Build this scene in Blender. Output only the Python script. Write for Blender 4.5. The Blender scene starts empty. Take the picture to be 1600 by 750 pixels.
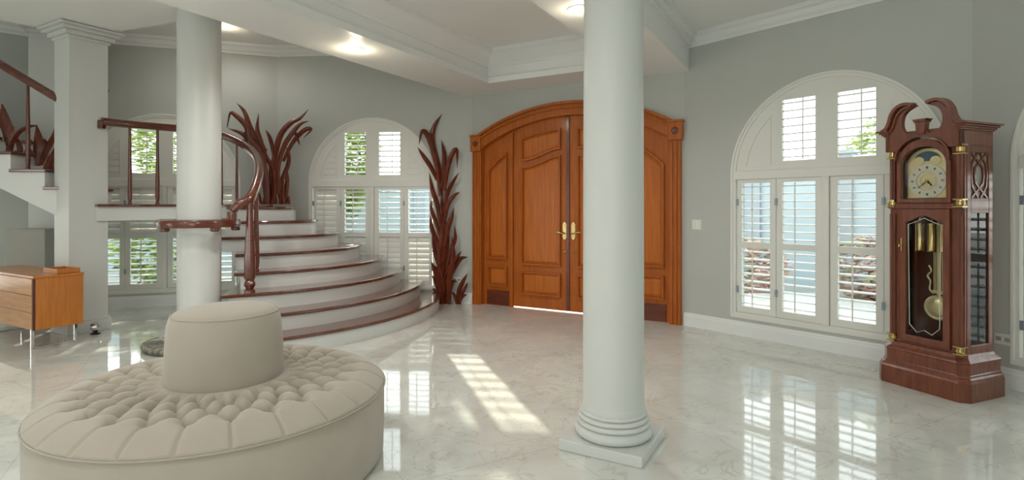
import bpy, bmesh, math, random
from mathutils import Vector, Matrix
random.seed(7)
sc = bpy.context.scene
COL = sc.collection
PI = math.pi
# ------------------------------------------------------------------ camera
F, CX, HY, EYE = 865.0, 800.0, 323.0, 1.4
cam = bpy.data.cameras.new('camera'); camo = bpy.data.objects.new('camera', cam); COL.objects.link(camo)
cam.sensor_width = 36; cam.sensor_fit = 'HORIZONTAL'; cam.lens = F / 1600 * 36
cam.shift_y = -(375 - HY) / 1600
cam.clip_start = 0.05; cam.clip_end = 300
camo.location = (0, 0, EYE); camo.rotation_euler = (PI / 2, 0, 0)
sc.camera = camo
# ------------------------------------------------------------------ light
WORLD_STRENGTH, SUN_ENERGY, EXPOSURE = 4.2, 16.0, -0.12
w = bpy.data.worlds.new('world'); sc.world = w; w.use_nodes = True
nt = w.node_tree; nt.nodes.clear()
wo = nt.nodes.new('ShaderNodeOutputWorld'); bg = nt.nodes.new('ShaderNodeBackground')
tc = nt.nodes.new('ShaderNodeTexCoord'); sp = nt.nodes.new('ShaderNodeSeparateXYZ'); cr = nt.nodes.new('ShaderNodeValToRGB')
nt.links.new(tc.outputs['Generated'], sp.inputs[0]); nt.links.new(sp.outputs['Z'], cr.inputs[0])
cr.color_ramp.elements[0].position = 0.0; cr.color_ramp.elements[0].color = (1, 0.985, 0.95, 1)
cr.color_ramp.elements[1].position = 0.7; cr.color_ramp.elements[1].color = (0.80, 0.92, 1.0, 1)
nt.links.new(cr.outputs[0], bg.inputs[0]); bg.inputs[1].default_value = WORLD_STRENGTH
nt.links.new(bg.outputs[0], wo.inputs[0])
sun = bpy.data.lights.new('sun', 'SUN'); suno = bpy.data.objects.new('sun', sun); COL.objects.link(suno)
sun.energy = SUN_ENERGY; sun.angle = 0.012; sun.color = (1.0, 0.90, 0.74)
SUN_DIR = Vector((0.31, -1.0, -0.355))
suno.rotation_euler = SUN_DIR.to_track_quat('-Z', 'Y').to_euler(); suno.location = (-5, 20, 12)
vs = sc.view_settings
vs.view_transform = 'Standard'; vs.look = 'None'; vs.gamma = 1; vs.use_curve_mapping = False; vs.exposure = EXPOSURE
sc.cycles.max_bounces = 10; sc.cycles.diffuse_bounces = 6; sc.cycles.transparent_max_bounces = 24
sc.cycles.caustics_reflective = False; sc.cycles.caustics_refractive = False; sc.cycles.sample_clamp_indirect = 6
try: sc.cycles.use_denoising = True
except Exception: pass

# ------------------------------------------------------------------ materials
def lin(c): 
    c = c / 255.0
    return c / 12.92 if c <= 0.04045 else ((c + 0.055) / 1.055) ** 2.4
def rgb(r, g, b): return (lin(r), lin(g), lin(b), 1)
def mat(name, col, rough=0.5, metal=0.0, noise=0.0, scale=5.0, coat=0.0, bump=0.0, stretch=(1, 1, 1), col2=None, spec=0.5, detail=4):
    m = bpy.data.materials.new(name); m.use_nodes = True
    t = m.node_tree; p = t.nodes['Principled BSDF']
    p.inputs['Base Color'].default_value = col
    p.inputs['Roughness'].default_value = rough; p.inputs['Metallic'].default_value = metal
    p.inputs['Specular IOR Level'].default_value = spec
    p.inputs['Coat Weight'].default_value = coat; p.inputs['Coat Roughness'].default_value = 0.12
    tcn = t.nodes.new('ShaderNodeTexCoord'); mp = t.nodes.new('ShaderNodeMapping'); mp.inputs['Scale'].default_value = stretch
    n = t.nodes.new('ShaderNodeTexNoise'); n.inputs['Scale'].default_value = scale; n.inputs['Detail'].default_value = detail
    t.links.new(tcn.outputs['Object'], mp.inputs[0]); t.links.new(mp.outputs[0], n.inputs[0])
    if col2 is None: col2 = tuple(c * (1 - noise) for c in col[:3]) + (1,)
    r = t.nodes.new('ShaderNodeValToRGB'); r.color_ramp.elements[0].position = 0.35; r.color_ramp.elements[1].position = 0.65
    r.color_ramp.elements[0].color = col2; r.color_ramp.elements[1].color = col
    t.links.new(n.outputs['Fac'], r.inputs[0]); t.links.new(r.outputs[0], p.inputs['Base Color'])
    if bump:
        b = t.nodes.new('ShaderNodeBump'); b.inputs['Strength'].default_value = bump; b.inputs['Distance'].default_value = 0.01
        t.links.new(n.outputs['Fac'], b.inputs['Height']); t.links.new(b.outputs[0], p.inputs['Normal'])
    return m
M = {}
M['wall'] = mat('wall_paint', rgb(189, 192, 187), 0.6, noise=0.02, scale=3)
M['ceil'] = mat('ceiling_paint', rgb(236, 237, 235), 0.55, noise=0.015, scale=2)
M['white'] = mat('white_paint', rgb(232, 234, 233), 0.38, noise=0.015, scale=4)
M['shutter'] = mat('shutter_paint', rgb(228, 228, 222), 0.4, noise=0.01, scale=4)
M['column'] = mat('column_paint', rgb(208, 210, 207), 0.4, noise=0.01, scale=4)
M['riser'] = mat('riser_paint', rgb(222, 224, 222), 0.4, noise=0.02, scale=4)
M['tread'] = mat('polished_tread', rgb(112, 62, 44), 0.16, noise=0.35, scale=6, stretch=(8, 1, 1), coat=0.8)
M['rail'] = mat('mahogany', rgb(108, 52, 34), 0.25, noise=0.4, scale=8, stretch=(1, 1, 6), coat=0.5)
M['carved'] = mat('carved_red_wood', rgb(128, 58, 36), 0.34, noise=0.62, scale=7, stretch=(6, 6, 1.2), coat=0.35)
M['door'] = mat('door_cherry', rgb(184, 102, 38), 0.36, col2=rgb(168, 88, 30), scale=5, stretch=(7, 7, 0.7), coat=0.08, spec=0.25)
M['doorpanel'] = mat('door_panel_cherry', rgb(194, 110, 42), 0.36, col2=rgb(178, 96, 34), scale=4, stretch=(9, 9, 0.6), coat=0.08, spec=0.25)
M['doordark'] = mat('kick_panel_wood', rgb(112, 46, 20), 0.3, noise=0.3, scale=5, stretch=(1, 7, 7), coat=0.4)
M['clock'] = mat('clock_mahogany', rgb(124, 66, 42), 0.3, col2=rgb(100, 48, 30), scale=6, stretch=(7, 7, 0.9), coat=0.35)
M['clockin'] = mat('clock_interior', rgb(96, 46, 32), 0.45, noise=0.3, scale=6, stretch=(6, 6, 1))
M['brass'] = mat('brass', rgb(205, 182, 126), 0.25, 1.0, noise=0.1, scale=20)
M['gold'] = mat('pale_gold', rgb(222, 210, 164), 0.35, 0.55, noise=0.12, scale=30)
M['silver'] = mat('silvered_ring', rgb(214, 212, 200), 0.4, 0.3, noise=0.05, scale=30)
M['moon'] = mat('moon_blue', rgb(70, 96, 116), 0.5, noise=0.2, scale=40)
M['black'] = mat('black_metal', rgb(28, 24, 22), 0.35, 0.4, noise=0.1)
M['chrome'] = mat('chrome', rgb(225, 225, 225), 0.08, 1.0, noise=0.02)
M['credenza'] = mat('credenza_wood', rgb(198, 124, 48), 0.28, col2=rgb(184, 106, 36), scale=5, stretch=(8, 8, 0.6), coat=0.3)
M['credfront'] = mat('credenza_drawer_wood', rgb(206, 152, 100), 0.28, col2=rgb(190, 130, 80), scale=5, stretch=(0.6, 8, 8), coat=0.3)
M['velvet'] = mat('beige_suede', rgb(172, 163, 150), 0.9, noise=0.07, scale=3.5, spec=0.2, bump=0.05)
p = M['velvet'].node_tree.nodes['Principled BSDF']; p.inputs['Sheen Weight'].default_value = 0.35; p.inputs['Sheen Roughness'].default_value = 0.5
M['stone'] = mat('carved_stone', rgb(150, 146, 132), 0.6, col2=rgb(70, 68, 60), scale=26, bump=0.5)
M['plate'] = mat('plastic_plate', rgb(232, 230, 222), 0.4, noise=0.01)
M['grey'] = mat('grey_laminate', rgb(160, 160, 153), 0.5, noise=0.02)
M['leaf'] = mat('garden_leaf', rgb(176, 190, 106), 0.7, col2=rgb(122, 146, 72), scale=3)
M['leafred'] = mat('garden_flower', rgb(204, 158, 160), 0.7, col2=rgb(146, 156, 112), scale=5)
M['bark'] = mat('bark', rgb(110, 92, 72), 0.8, noise=0.4, scale=12)
M['pave'] = mat('pale_paving', rgb(150, 150, 144), 0.8, noise=0.12, scale=2)
M['render'] = mat('pale_blue_render', rgb(168, 184, 190), 0.7, noise=0.05, scale=2)
M['alu'] = mat('grey_aluminium', rgb(150, 166, 176), 0.4, 0.3, noise=0.03)

def emis(name, col, s):
    m = bpy.data.materials.new(name); m.use_nodes = True; t = m.node_tree
    p = t.nodes['Principled BSDF']; p.inputs['Base Color'].default_value = col
    p.inputs['Emission Color'].default_value = col; p.inputs['Emission Strength'].default_value = s
    return m
M['lamp'] = emis('lamp_glow', rgb(255, 214, 140), 1.5)

def glass(name, tint=(0.96, 0.98, 0.97, 1), refl=0.10):
    m = bpy.data.materials.new(name); m.use_nodes = True; t = m.node_tree; t.nodes.clear()
    o = t.nodes.new('ShaderNodeOutputMaterial'); mx = t.nodes.new('ShaderNodeMixShader')
    tr = t.nodes.new('ShaderNodeBsdfTransparent'); tr.inputs[0].default_value = tint
    gl = t.nodes.new('ShaderNodeBsdfGlossy'); gl.inputs['Roughness'].default_value = 0.02
    fr = t.nodes.new('ShaderNodeLayerWeight'); fr.inputs[0].default_value = refl
    t.links.new(fr.outputs['Fresnel'], mx.inputs[0]); t.links.new(tr.outputs[0], mx.inputs[1]); t.links.new(gl.outputs[0], mx.inputs[2])
    t.links.new(mx.outputs[0], o.inputs[0]); return m
M['glass'] = glass('window_glass', refl=0.08)
M['sideglass'] = glass('clock_side_glass', (0.97, 0.97, 0.96, 1), 0.34)
M['clockglass'] = glass('clock_glass', (0.97, 0.97, 0.96, 1), 0.16)

def marble():
    m = bpy.data.materials.new('polished_marble'); m.use_nodes = True; t = m.node_tree; p = t.nodes['Principled BSDF']
    N = t.nodes.new; L = t.links.new
    tcn = N('ShaderNodeTexCoord'); mp = N('ShaderNodeMapping'); mp.inputs['Rotation'].default_value = (0, 0, math.radians(-29.3))
    L(tcn.outputs['Object'], mp.inputs[0])
    n1 = N('ShaderNodeTexNoise'); n1.inputs['Scale'].default_value = 1.3; n1.inputs['Detail'].default_value = 9; n1.inputs['Distortion'].default_value = 1.6; n1.inputs['Roughness'].default_value = 0.62
    L(mp.outputs[0], n1.inputs[0])
    r1 = N('ShaderNodeValToRGB'); e = r1.color_ramp.elements
    e[0].position = 0.32; e[0].color = rgb(206, 208, 202); e[1].position = 0.66; e[1].color = rgb(226, 228, 223)
    L(n1.outputs['Fac'], r1.inputs[0])
    n2 = N('ShaderNodeTexNoise'); n2.inputs['Scale'].default_value = 2.1; n2.inputs['Detail'].default_value = 7; n2.inputs['Distortion'].default_value = 2.2
    L(mp.outputs[0], n2.inputs[0])
    r2 = N('ShaderNodeValToRGB'); e = r2.color_ramp.elements
    e[0].position = 0.485; e[0].color = (0, 0, 0, 1); e[1].position = 0.5; e[1].color = (1, 1, 1, 1)
    x = e.new(0.515); x.color = (0, 0, 0, 1)
    L(n2.outputs['Fac'], r2.inputs[0])
    mx = N('ShaderNodeMixRGB'); mx.inputs[2].default_value = rgb(186, 178, 162)
    ml = N('ShaderNodeMath'); ml.operation = 'MULTIPLY'; ml.inputs[1].default_value = 0.55
    L(r2.outputs[0], ml.inputs[0]); L(ml.outputs[0], mx.inputs[0]); L(r1.outputs[0], mx.inputs[1])
    br = N('ShaderNodeTexBrick'); br.offset = 0; br.inputs['Scale'].default_value = 1.0
    br.inputs['Brick Width'].default_value = 0.9; br.inputs['Row Height'].default_value = 0.9; br.inputs['Mortar Size'].default_value = 0.0022
    br.inputs['Color1'].default_value = (1, 1, 1, 1); br.inputs['Color2'].default_value = (0.975, 0.972, 0.965, 1); br.inputs['Mortar'].default_value = (0.78, 0.77, 0.74, 1)
    L(mp.outputs[0], br.inputs[0])
    m2 = N('ShaderNodeMixRGB'); m2.blend_type = 'MULTIPLY'; m2.inputs[0].default_value = 1
    L(mx.outputs[0], m2.inputs[1]); L(br.outputs[0], m2.inputs[2]); L(m2.outputs[0], p.inputs['Base Color'])
    p.inputs['Roughness'].default_value = 0.045; p.inputs['Specular IOR Level'].default_value = 0.75
    n3 = N('ShaderNodeTexNoise'); n3.inputs['Scale'].default_value = 5; b = N('ShaderNodeBump'); b.inputs['Strength'].default_value = 0.02; b.inputs['Distance'].default_value = 0.02
    L(mp.outputs[0], n3.inputs[0]); L(n3.outputs['Fac'], b.inputs['Height']); L(b.outputs[0], p.inputs['Normal'])
    return m
M['marble'] = marble()

# ------------------------------------------------------------------ helpers
def ang(d): return math.atan2(d[1], d[0])
class MB:
    def __init__(s): s.b = bmesh.new()
    def faces(s, vs_, fs):
        v = [s.b.verts.new(x) for x in vs_]
        for f in fs:
            try: s.b.faces.new([v[i] for i in f])
            except ValueError: pass
        return v
    def box(s, x0, x1, y0, y1, z0, z1):
        s.faces([(x0,y0,z0),(x1,y0,z0),(x1,y1,z0),(x0,y1,z0),(x0,y0,z1),(x1,y0,z1),(x1,y1,z1),(x0,y1,z1)],
                [(0,3,2,1),(4,5,6,7),(0,1,5,4),(1,2,6,5),(2,3,7,6),(3,0,4,7)]); return s
    def obox(s, c, half, rot):       # oriented box, rot = Matrix 3x3
        vs_ = []
        for z in (-1, 1):
            for (x, y) in ((-1,-1),(1,-1),(1,1),(-1,1)):
                vs_.append(Vector(c) + rot @ Vector((x*half[0], y*half[1], z*half[2])))
        s.faces(vs_, [(0,3,2,1),(4,5,6,7),(0,1,5,4),(1,2,6,5),(2,3,7,6),(3,0,4,7)]); return s
    def prism(s, poly, a, b, plane='xy'):
        def P(u, v, t): return (u, v, t) if plane == 'xy' else ((u, t, v) if plane == 'xz' else (t, u, v))
        n = len(poly)
        vs_ = [P(u, v, a) for u, v in poly] + [P(u, v, b) for u, v in poly]
        s.faces(vs_, [tuple(range(n))[::-1], tuple(range(n, 2*n))] + [(i, (i+1) % n, n+(i+1) % n, n+i) for i in range(n)]); return s
    def holed(s, outer, holes, y0, y1):      # xz outline with holes, thick in y
        tb = bmesh.new(); es = []
        for lp in [outer] + holes:
            v = [tb.verts.new((u, y0, z)) for u, z in lp]
            es += [tb.edges.new((v[i], v[(i+1) % len(v)])) for i in range(len(v))]
        bmesh.ops.triangle_fill(tb, edges=es, use_beauty=True, use_dissolve=False)
        r = bmesh.ops.extrude_face_region(tb, geom=tb.faces[:])
        bmesh.ops.translate(tb, vec=(0, y1 - y0, 0), verts=[g for g in r['geom'] if isinstance(g, bmesh.types.BMVert)])
        me = bpy.data.meshes.new('t'); tb.to_mesh(me); tb.free(); s.b.from_mesh(me); bpy.data.meshes.remove(me); return s
    def sweep(s, path, sec, closed=False, scale=None, up=(0, 0, 1), cap=True):
        path = [Vector(p_) for p_ in path]; n = len(path); rings = []
        for i, p_ in enumerate(path):
            if closed: t = path[(i+1) % n] - path[i-1]
            else: t = path[min(i+1, n-1)] - path[max(i-1, 0)]
            t.normalize(); u_ = Vector(up)
            if abs(t.dot(u_)) > 0.97: u_ = Vector((1, 0, 0)) if abs(t.x) < 0.9 else Vector((0, 1, 0))
            sd = t.cross(u_).normalized(); u2 = sd.cross(t).normalized(); k = scale[i] if scale else 1
            k2 = k if isinstance(k, tuple) else (k, k)
            rings.append([s.b.verts.new(p_ + sd*a*k2[0] + u2*b*k2[1]) for a, b in sec])
        m_ = len(sec)
        for i in range(n if closed else n-1):
            A, B = rings[i], rings[(i+1) % n]
            for j in range(m_): s.b.faces.new((A[j], A[(j+1) % m_], B[(j+1) % m_], B[j]))
        if not closed and cap: s.b.faces.new(rings[0][::-1]); s.b.faces.new(rings[-1])
        return s
    def tube(s, path, r, seg=10, closed=False, scale=None):
        return s.sweep(path, [(r*math.cos(2*PI*i/seg), r*math.sin(2*PI*i/seg)) for i in range(seg)], closed, scale)
    def lathe(s, prof, seg=32, c=(0, 0, 0), flute=None):
        rings = []
        for r, z in prof:
            if r <= 1e-6: rings.append([s.b.verts.new((c[0], c[1], c[2]+z))]); continue
            rings.append([s.b.verts.new((c[0]+r*math.cos(2*PI*i/seg), c[1]+r*math.sin(2*PI*i/seg), c[2]+z)) for i in range(seg)])
        for A, B in zip(rings, rings[1:]):
            for i in range(seg):
                j = (i+1) % seg
                if len(A) == 1 and len(B) == 1: break
                if len(A) == 1: s.b.faces.new((A[0], B[j], B[i]))
                elif len(B) == 1: s.b.faces.new((A[i], A[j], B[0]))
                else: s.b.faces.new((A[i], A[j], B[j], B[i]))
        if len(rings[0]) > 1: s.b.faces.new(rings[0][::-1])
        if len(rings[-1]) > 1: s.b.faces.new(rings[-1])
        return s
    def xf(s, mtx): bmesh.ops.transform(s.b, matrix=mtx, verts=s.b.verts[:]); return s
    def build(s, name, m, parent=None, loc=None, rz=None, smooth=False, bevel=0, kind=None, auto=None):
        bmesh.ops.recalc_face_normals(s.b, faces=s.b.faces[:])
        me = bpy.data.meshes.new(name); s.b.to_mesh(me); s.b.free()
        o = bpy.data.objects.new(name, me); COL.objects.link(o); me.materials.append(m)
        if parent: o.parent = parent
        if loc is not None: o.location = loc
        if rz is not None: o.rotation_euler = (0, 0, rz)
        if smooth:
            me.polygons.foreach_set('use_smooth', [True]*len(me.polygons))
            if auto is not None or smooth == 'auto':
                try: me.set_sharp_from_angle(angle=math.radians(auto or 38))
                except Exception: pass
        if bevel:
            b = o.modifiers.new('bevel', 'BEVEL'); b.width = bevel; b.segments = 2; b.limit_method = 'ANGLE'; b.angle_limit = math.radians(40)
        if kind: o['kind'] = kind
        return o
def thing(name, label, cat, loc=(0, 0, 0), rz=0, group=None):
    o = bpy.data.objects.new(name, None); COL.objects.link(o); o.location = loc; o.rotation_euler = (0, 0, rz)
    o.empty_display_size = 0.1
    return tag(o, label, cat, group)
def tag(o, label, cat, group=None):
    o['label'] = label; o['category'] = cat
    if group: o['group'] = group
    return o
def struct(name, parent=None, loc=(0, 0, 0), rz=0):
    o = bpy.data.objects.new(name, None); COL.objects.link(o); o.location = loc; o.rotation_euler = (0, 0, rz); o['kind'] = 'structure'; return o
def cat_rom(pts, n=8):
    pts = [Vector(p_) for p_ in pts]; P = [pts[0]*2-pts[1]] + pts + [pts[-1]*2-pts[-2]]; out = []
    for i in range(1, len(P)-2):
        for k in range(n):
            t = k/n; a, b, c, d = P[i-1], P[i], P[i+1], P[i+2]
            out.append(0.5*((2*b)+(c-a)*t+(2*a-5*b+4*c-d)*t*t+(3*b-a-3*c+d)*t**3))
    out.append(pts[-1]); return out
def on_floor(x, y, h=0.0):
    Z = (EYE-h)*F/(y-HY); return Vector(((x-CX)/F*Z, Z, h))
def on_plane(x, y, o, d, off=0.0):       # point of a vertical plane through o with direction d, moved off into the room
    r = (x-CX)/F; n = (d[1], -d[0]); ox, oy = o[0]+n[0]*off, o[1]+n[1]*off
    t = (oy*r-ox)/(d[0]-d[1]*r); X, Y = ox+d[0]*t, oy+d[1]*t
    return Vector((X, Y, EYE+(HY-y)/F*Y))

# ------------------------------------------------------------------ plan of the hall
def D(a): return (math.cos(math.radians(a)), math.sin(math.radians(a)))
def add(p_, d, s): return (p_[0]+d[0]*s, p_[1]+d[1]*s)
FL = 2.95
C2 = (-0.575, 8.02)
dDoor, dW2, dW1, dW0, dWm = D(-29.3), D(-5.3), D(18.5), D(42), D(66)
dW3, dW4 = D(-49.7), D(-72)
C1 = add(C2, dDoor, 3.0); C3 = add(C2, dW2, -FL); C4 = add(C3, dW1, -FL); C5 = add(C4, dW0, -FL); C6 = add(C5, dWm, -FL)
C0 = add(C1, dW3, 2.66); Cm = add(C0, dW4, FL)
WH = 3.9
SPR, RAD, SILL = 1.74, 0.95, 0.20
def arch_loop(r, z0, spr, n=40, c=0.0):
    return [(c-r, z0), (c+r, z0)] + [(c+r*math.cos(PI*i/n), spr+r*math.sin(PI*i/n)) for i in range(n+1)]
def wall(name, o, d, L, hole=None):
    m = MB(); outer = [(0, 0), (L, 0), (L, WH), (0, WH)]
    m.holed(outer, [hole] if hole else [], 0, 0.2)
    return m.build(name, M['wall'], loc=(o[0], o[1], 0), rz=ang(d), kind='structure')
MB().box(-10.2, 5.2, -4.6, 9.0, -0.12, 0).build('floor', M['marble'], kind='structure')
wall('wall_stair_left', C5, dW0, FL, arch_loop(0.96, SILL, SPR, c=FL/2))
wall('wall_far_left', C6, dWm, FL)
wall('wall_left', C4, dW1, FL, arch_loop(0.96, SILL, SPR, c=FL/2))
wall('wall_back_left', C3, dW2, FL, arch_loop(0.96, SILL, SPR, c=FL/2-0.02))
wall('wall_back_right', C1, dW3, 2.66, arch_loop(0.96, SILL, SPR, c=1.55))
wall('wall_right', C0, dW4, FL, arch_loop(0.96, SILL, SPR, c=0.28+0.96))
def plain_wall(name, a, b, holes):
    d = (Vector(b)-Vector(a)); L = d.length; d = d/L
    m = MB(); m.holed([(0, 0), (L, 0), (L, WH), (0, WH)], [[(u0, 0.02), (u1, 0.02), (u1, z), (u0, z)] for u0, u1, z in holes], 0, 0.2)
    m.build(name, M['wall'], loc=(a[0], a[1], 0), rz=ang(d), kind='structure')
plain_wall('wall_left_front', (C6[0], -4.4), C6, [(3.9, 5.9, 2.4)])
plain_wall('wall_right_front', Cm, (Cm[0]+0.1, -4.4), [])
plain_wall('wall_front', (Cm[0]+0.1, -4.4), (C6[0], -4.4), [(5.0, 7.2, 2.5)])
# door wall, opening under a low segmental arch
DU0, DU1 = 0.06, 2.94; DC = (DU0+DU1)/2
def seg_z(u, half, z_end, z_top):       # height of a segmental arch at u
    rise = z_top-z_end; R = (half*half+rise*rise)/(2*rise); return z_top-R+math.sqrt(max(R*R-(u-DC)**2, 0))
def seg_pts(half, z_end, z_top, n=36, rev=False):
    us = [DC-half+2*half*i/n for i in range(n+1)]
    if rev: us = us[::-1]
    return [(u, seg_z(u, half, z_end, z_top)) for u in us]
hd = [(DC-1.36, 0.0), (DC+1.36, 0.0)] + seg_pts(1.36, 2.27, 2.66, rev=True)
m = MB(); m.holed([(0, 0), hd[0]] + hd[2:][::-1] + [hd[1], (3.0, 0), (3.0, WH), (0, WH)], [], 0, 0.2)
m.build('wall_back', M['wall'], loc=(C2[0], C2[1], 0), rz=ang(dDoor), kind='structure')

# baseboards and crowns
BASE = [(0, 0), (-0.022, 0), (-0.022, 0.115), (-0.016, 0.128), (-0.016, 0.14), (-0.006, 0.155), (0, 0.155)]
CROWN = lambda z: [(0, z-0.14), (-0.015, z-0.14), (-0.022, z-0.115), (-0.05, z-0.095), (-0.075, z-0.05), (-0.11, z-0.035), (-0.12, z-0.02), (-0.12, z), (0, z)]
def strip(name, o, d, u0, u1, prof, m_='white'):
    return MB().prism(prof, u0, u1, 'yz').build(name, M[m_], loc=(o[0], o[1], 0), rz=ang(d), kind='structure')
for nm, o, d, L in (('stair_left', C5, dW0, FL), ('left', C4, dW1, FL), ('back_left', C3, dW2, FL), ('back_right', C1, dW3, 2.66), ('right', C0, dW4, FL)):
    strip('baseboard_'+nm, o, d, 0, L, BASE)
HC, LC, SF = 3.78, 3.40, 3.00            # high ceiling, ceiling, soffit
for i, (o, d, L, z) in enumerate(((C5, dW0, FL, HC), (C4, dW1, FL, HC), (C3, dW2, FL, HC), (C1, dW3, 2.66, LC), (C0, dW4, FL, LC))):
    strip('trim_%d' % (i+1), o, d, 0, L, CROWN(z))
# ceilings: high ceiling over the stair, beams at soffit height round the tray
PO = Vector((C2[0]-0.09, C2[1]+0.05)); PD = Vector(dDoor); DD = Vector((-dDoor[1], dDoor[0]))
def pt(p_, s): v = PO + PD*p_ - DD*s; return (v.x, v.y)
B0, B1, B2, B3, BS, BE = 0.0, 0.71, 2.60, 3.16, 0.56, 11.5
MB().prism([pt(-0.0, -0.4), pt(B0, BE), (-11, -4.2), (-11, 9.2), (-0.2, 9.2)], HC, HC+0.1).build('ceiling', M['ceil'], kind='structure')
MB().prism([pt(B0, BE), pt(B0, -0.3), pt(B3, -0.4), (6.5, 5.5), (6.5, -4.2)], LC, LC+0.1).build('ceiling_foyer', M['ceil'], kind='structure')
MB().prism([(-4.70, 6.38), (-4.2, 6.22), (-3.2, 5.82), (-3.02, 5.6), pt(0, 5.4), pt(0, BE), (-11, -4.2), (-11, 2.0), (-7.2, 3.9), (-5.2, 6.28)], LC, HC).build('ceiling_near', M['ceil'], kind='structure')
m = MB(); m.prism([pt(B0, -0.05), pt(B1, -0.05), pt(B1, BE), pt(B0, BE)], SF, HC)
m.build('ceiling_beam_left', M['ceil'], kind='structure')
m = MB(); m.prism([pt(B2, -0.05), pt(B3, -0.05), pt(B3, BE), pt(B2, BE)], SF, LC+0.05)
m.build('ceiling_beam_right', M['ceil'], kind='structure')
MB().prism([pt(B1, -0.05), pt(B2, -0.05), pt(B2, BS), pt(B1, BS)], SF, LC+0.05).build('ceiling_beam_back', M['ceil'], kind='structure')
m = MB()                                  # lip round the foot of the tray and crown under its ceiling
for prof in ([(0.0, SF+0.0), (0.05, SF+0.0), (0.05, SF+0.07), (0.035, SF+0.085), (0.0, SF+0.085)],
             [(0.0, LC-0.19), (0.02, LC-0.19), (0.035, LC-0.165), (0.07, LC-0.14), (0.15, LC-0.06), (0.17, LC-0.05), (0.20, LC-0.045), (0.20, LC), (0.0, LC)]):
    n = len(prof); rr = []
    for q in range(4):
        row = []
        for w_, z in prof:
            x, y = [pt(B1+w_, BE), pt(B1+w_, BS+w_), pt(B2-w_, BS+w_), pt(B2-w_, BE)][q]; row.append(m.b.verts.new((x, y, z)))
        rr.append(row)
    for A, B in zip(rr, rr[1:]):
        for j in range(n): m.b.faces.new((A[j], A[(j+1) % n], B[(j+1) % n], B[j]))
m.build('trim_6', M['white'], kind='structure')
m = MB()
for z0, z1, w_ in ((LC-0.13, LC-0.09, 0.03), (LC-0.09, LC-0.04, 0.08), (LC-0.04, LC, 0.12)):
    m.prism([pt(B3, 0.05), pt(B3+w_, 0.05), pt(B3+w_, BE), pt(B3, BE)], z0, z1)
m.build('trim_7', M['white'], kind='structure')

# ------------------------------------------------------------------ arched shuttered windows
def offset_loop(lp, q):
    cx = sum(a for a, b in lp)/len(lp); n = len(lp); out = []
    for i in range(n):
        p0, p1, p2 = Vector(lp[i-1]), Vector(lp[i]), Vector(lp[(i+1) % n])
        e1 = (p1-p0).normalized(); e2 = (p2-p1).normalized(); n1 = Vector((-e1.y, e1.x)); n2 = Vector((-e2.y, e2.x))
        b = (n1+n2); b = b/max(b.length_squared, 1e-6)*2; out.append(tuple(p1+b*q))
    return out
COLS = [(-0.855, -0.545), (-0.42, -0.10), (0.10, 0.42), (0.545, 0.855)]
PAN = [(-0.90, -0.485), (-0.48, -0.033), (0.033, 0.48), (0.485, 0.90)]
def louvers(m, u0, u1, z0, z1, tilt, clip=None, y=0.035):
    n = max(1, round((z1-z0)/0.082)); st = (z1-z0)/n
    ca, sa = math.cos(tilt), math.sin(tilt)
    for i in range(n):
        zc = z0+st*(i+0.5); a, b = u0, u1
        if clip:
            zz = zc+0.045; q = clip*clip-(zz-SPR)**2
            if q <= 0: continue
            lim = math.sqrt(q)
            if abs(u0) > abs(u1): a = max(u0, -lim)
            else: b = min(u1, lim)
            if b-a < 0.03: continue
        sec = []
        for k in range(8):
            c_, s_ = 0.042*math.cos(2*PI*k/8), 0.0068*math.sin(2*PI*k/8)
            sec.append((y+c_*ca-s_*sa, zc+c_*sa+s_*ca))
        m.prism(sec, a, b, 'yz')
def portal(x, y, z, rz, wd, ht):
    l = bpy.data.lights.new('daylight_portal', 'AREA'); l.shape = 'RECTANGLE'; l.size = wd; l.size_y = ht; l.cycles.is_portal = True
    o_ = bpy.data.objects.new('daylight_portal', l); COL.objects.link(o_); o_.location = (x, y, z); o_.rotation_euler = (-PI/2, 0, rz)
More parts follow.
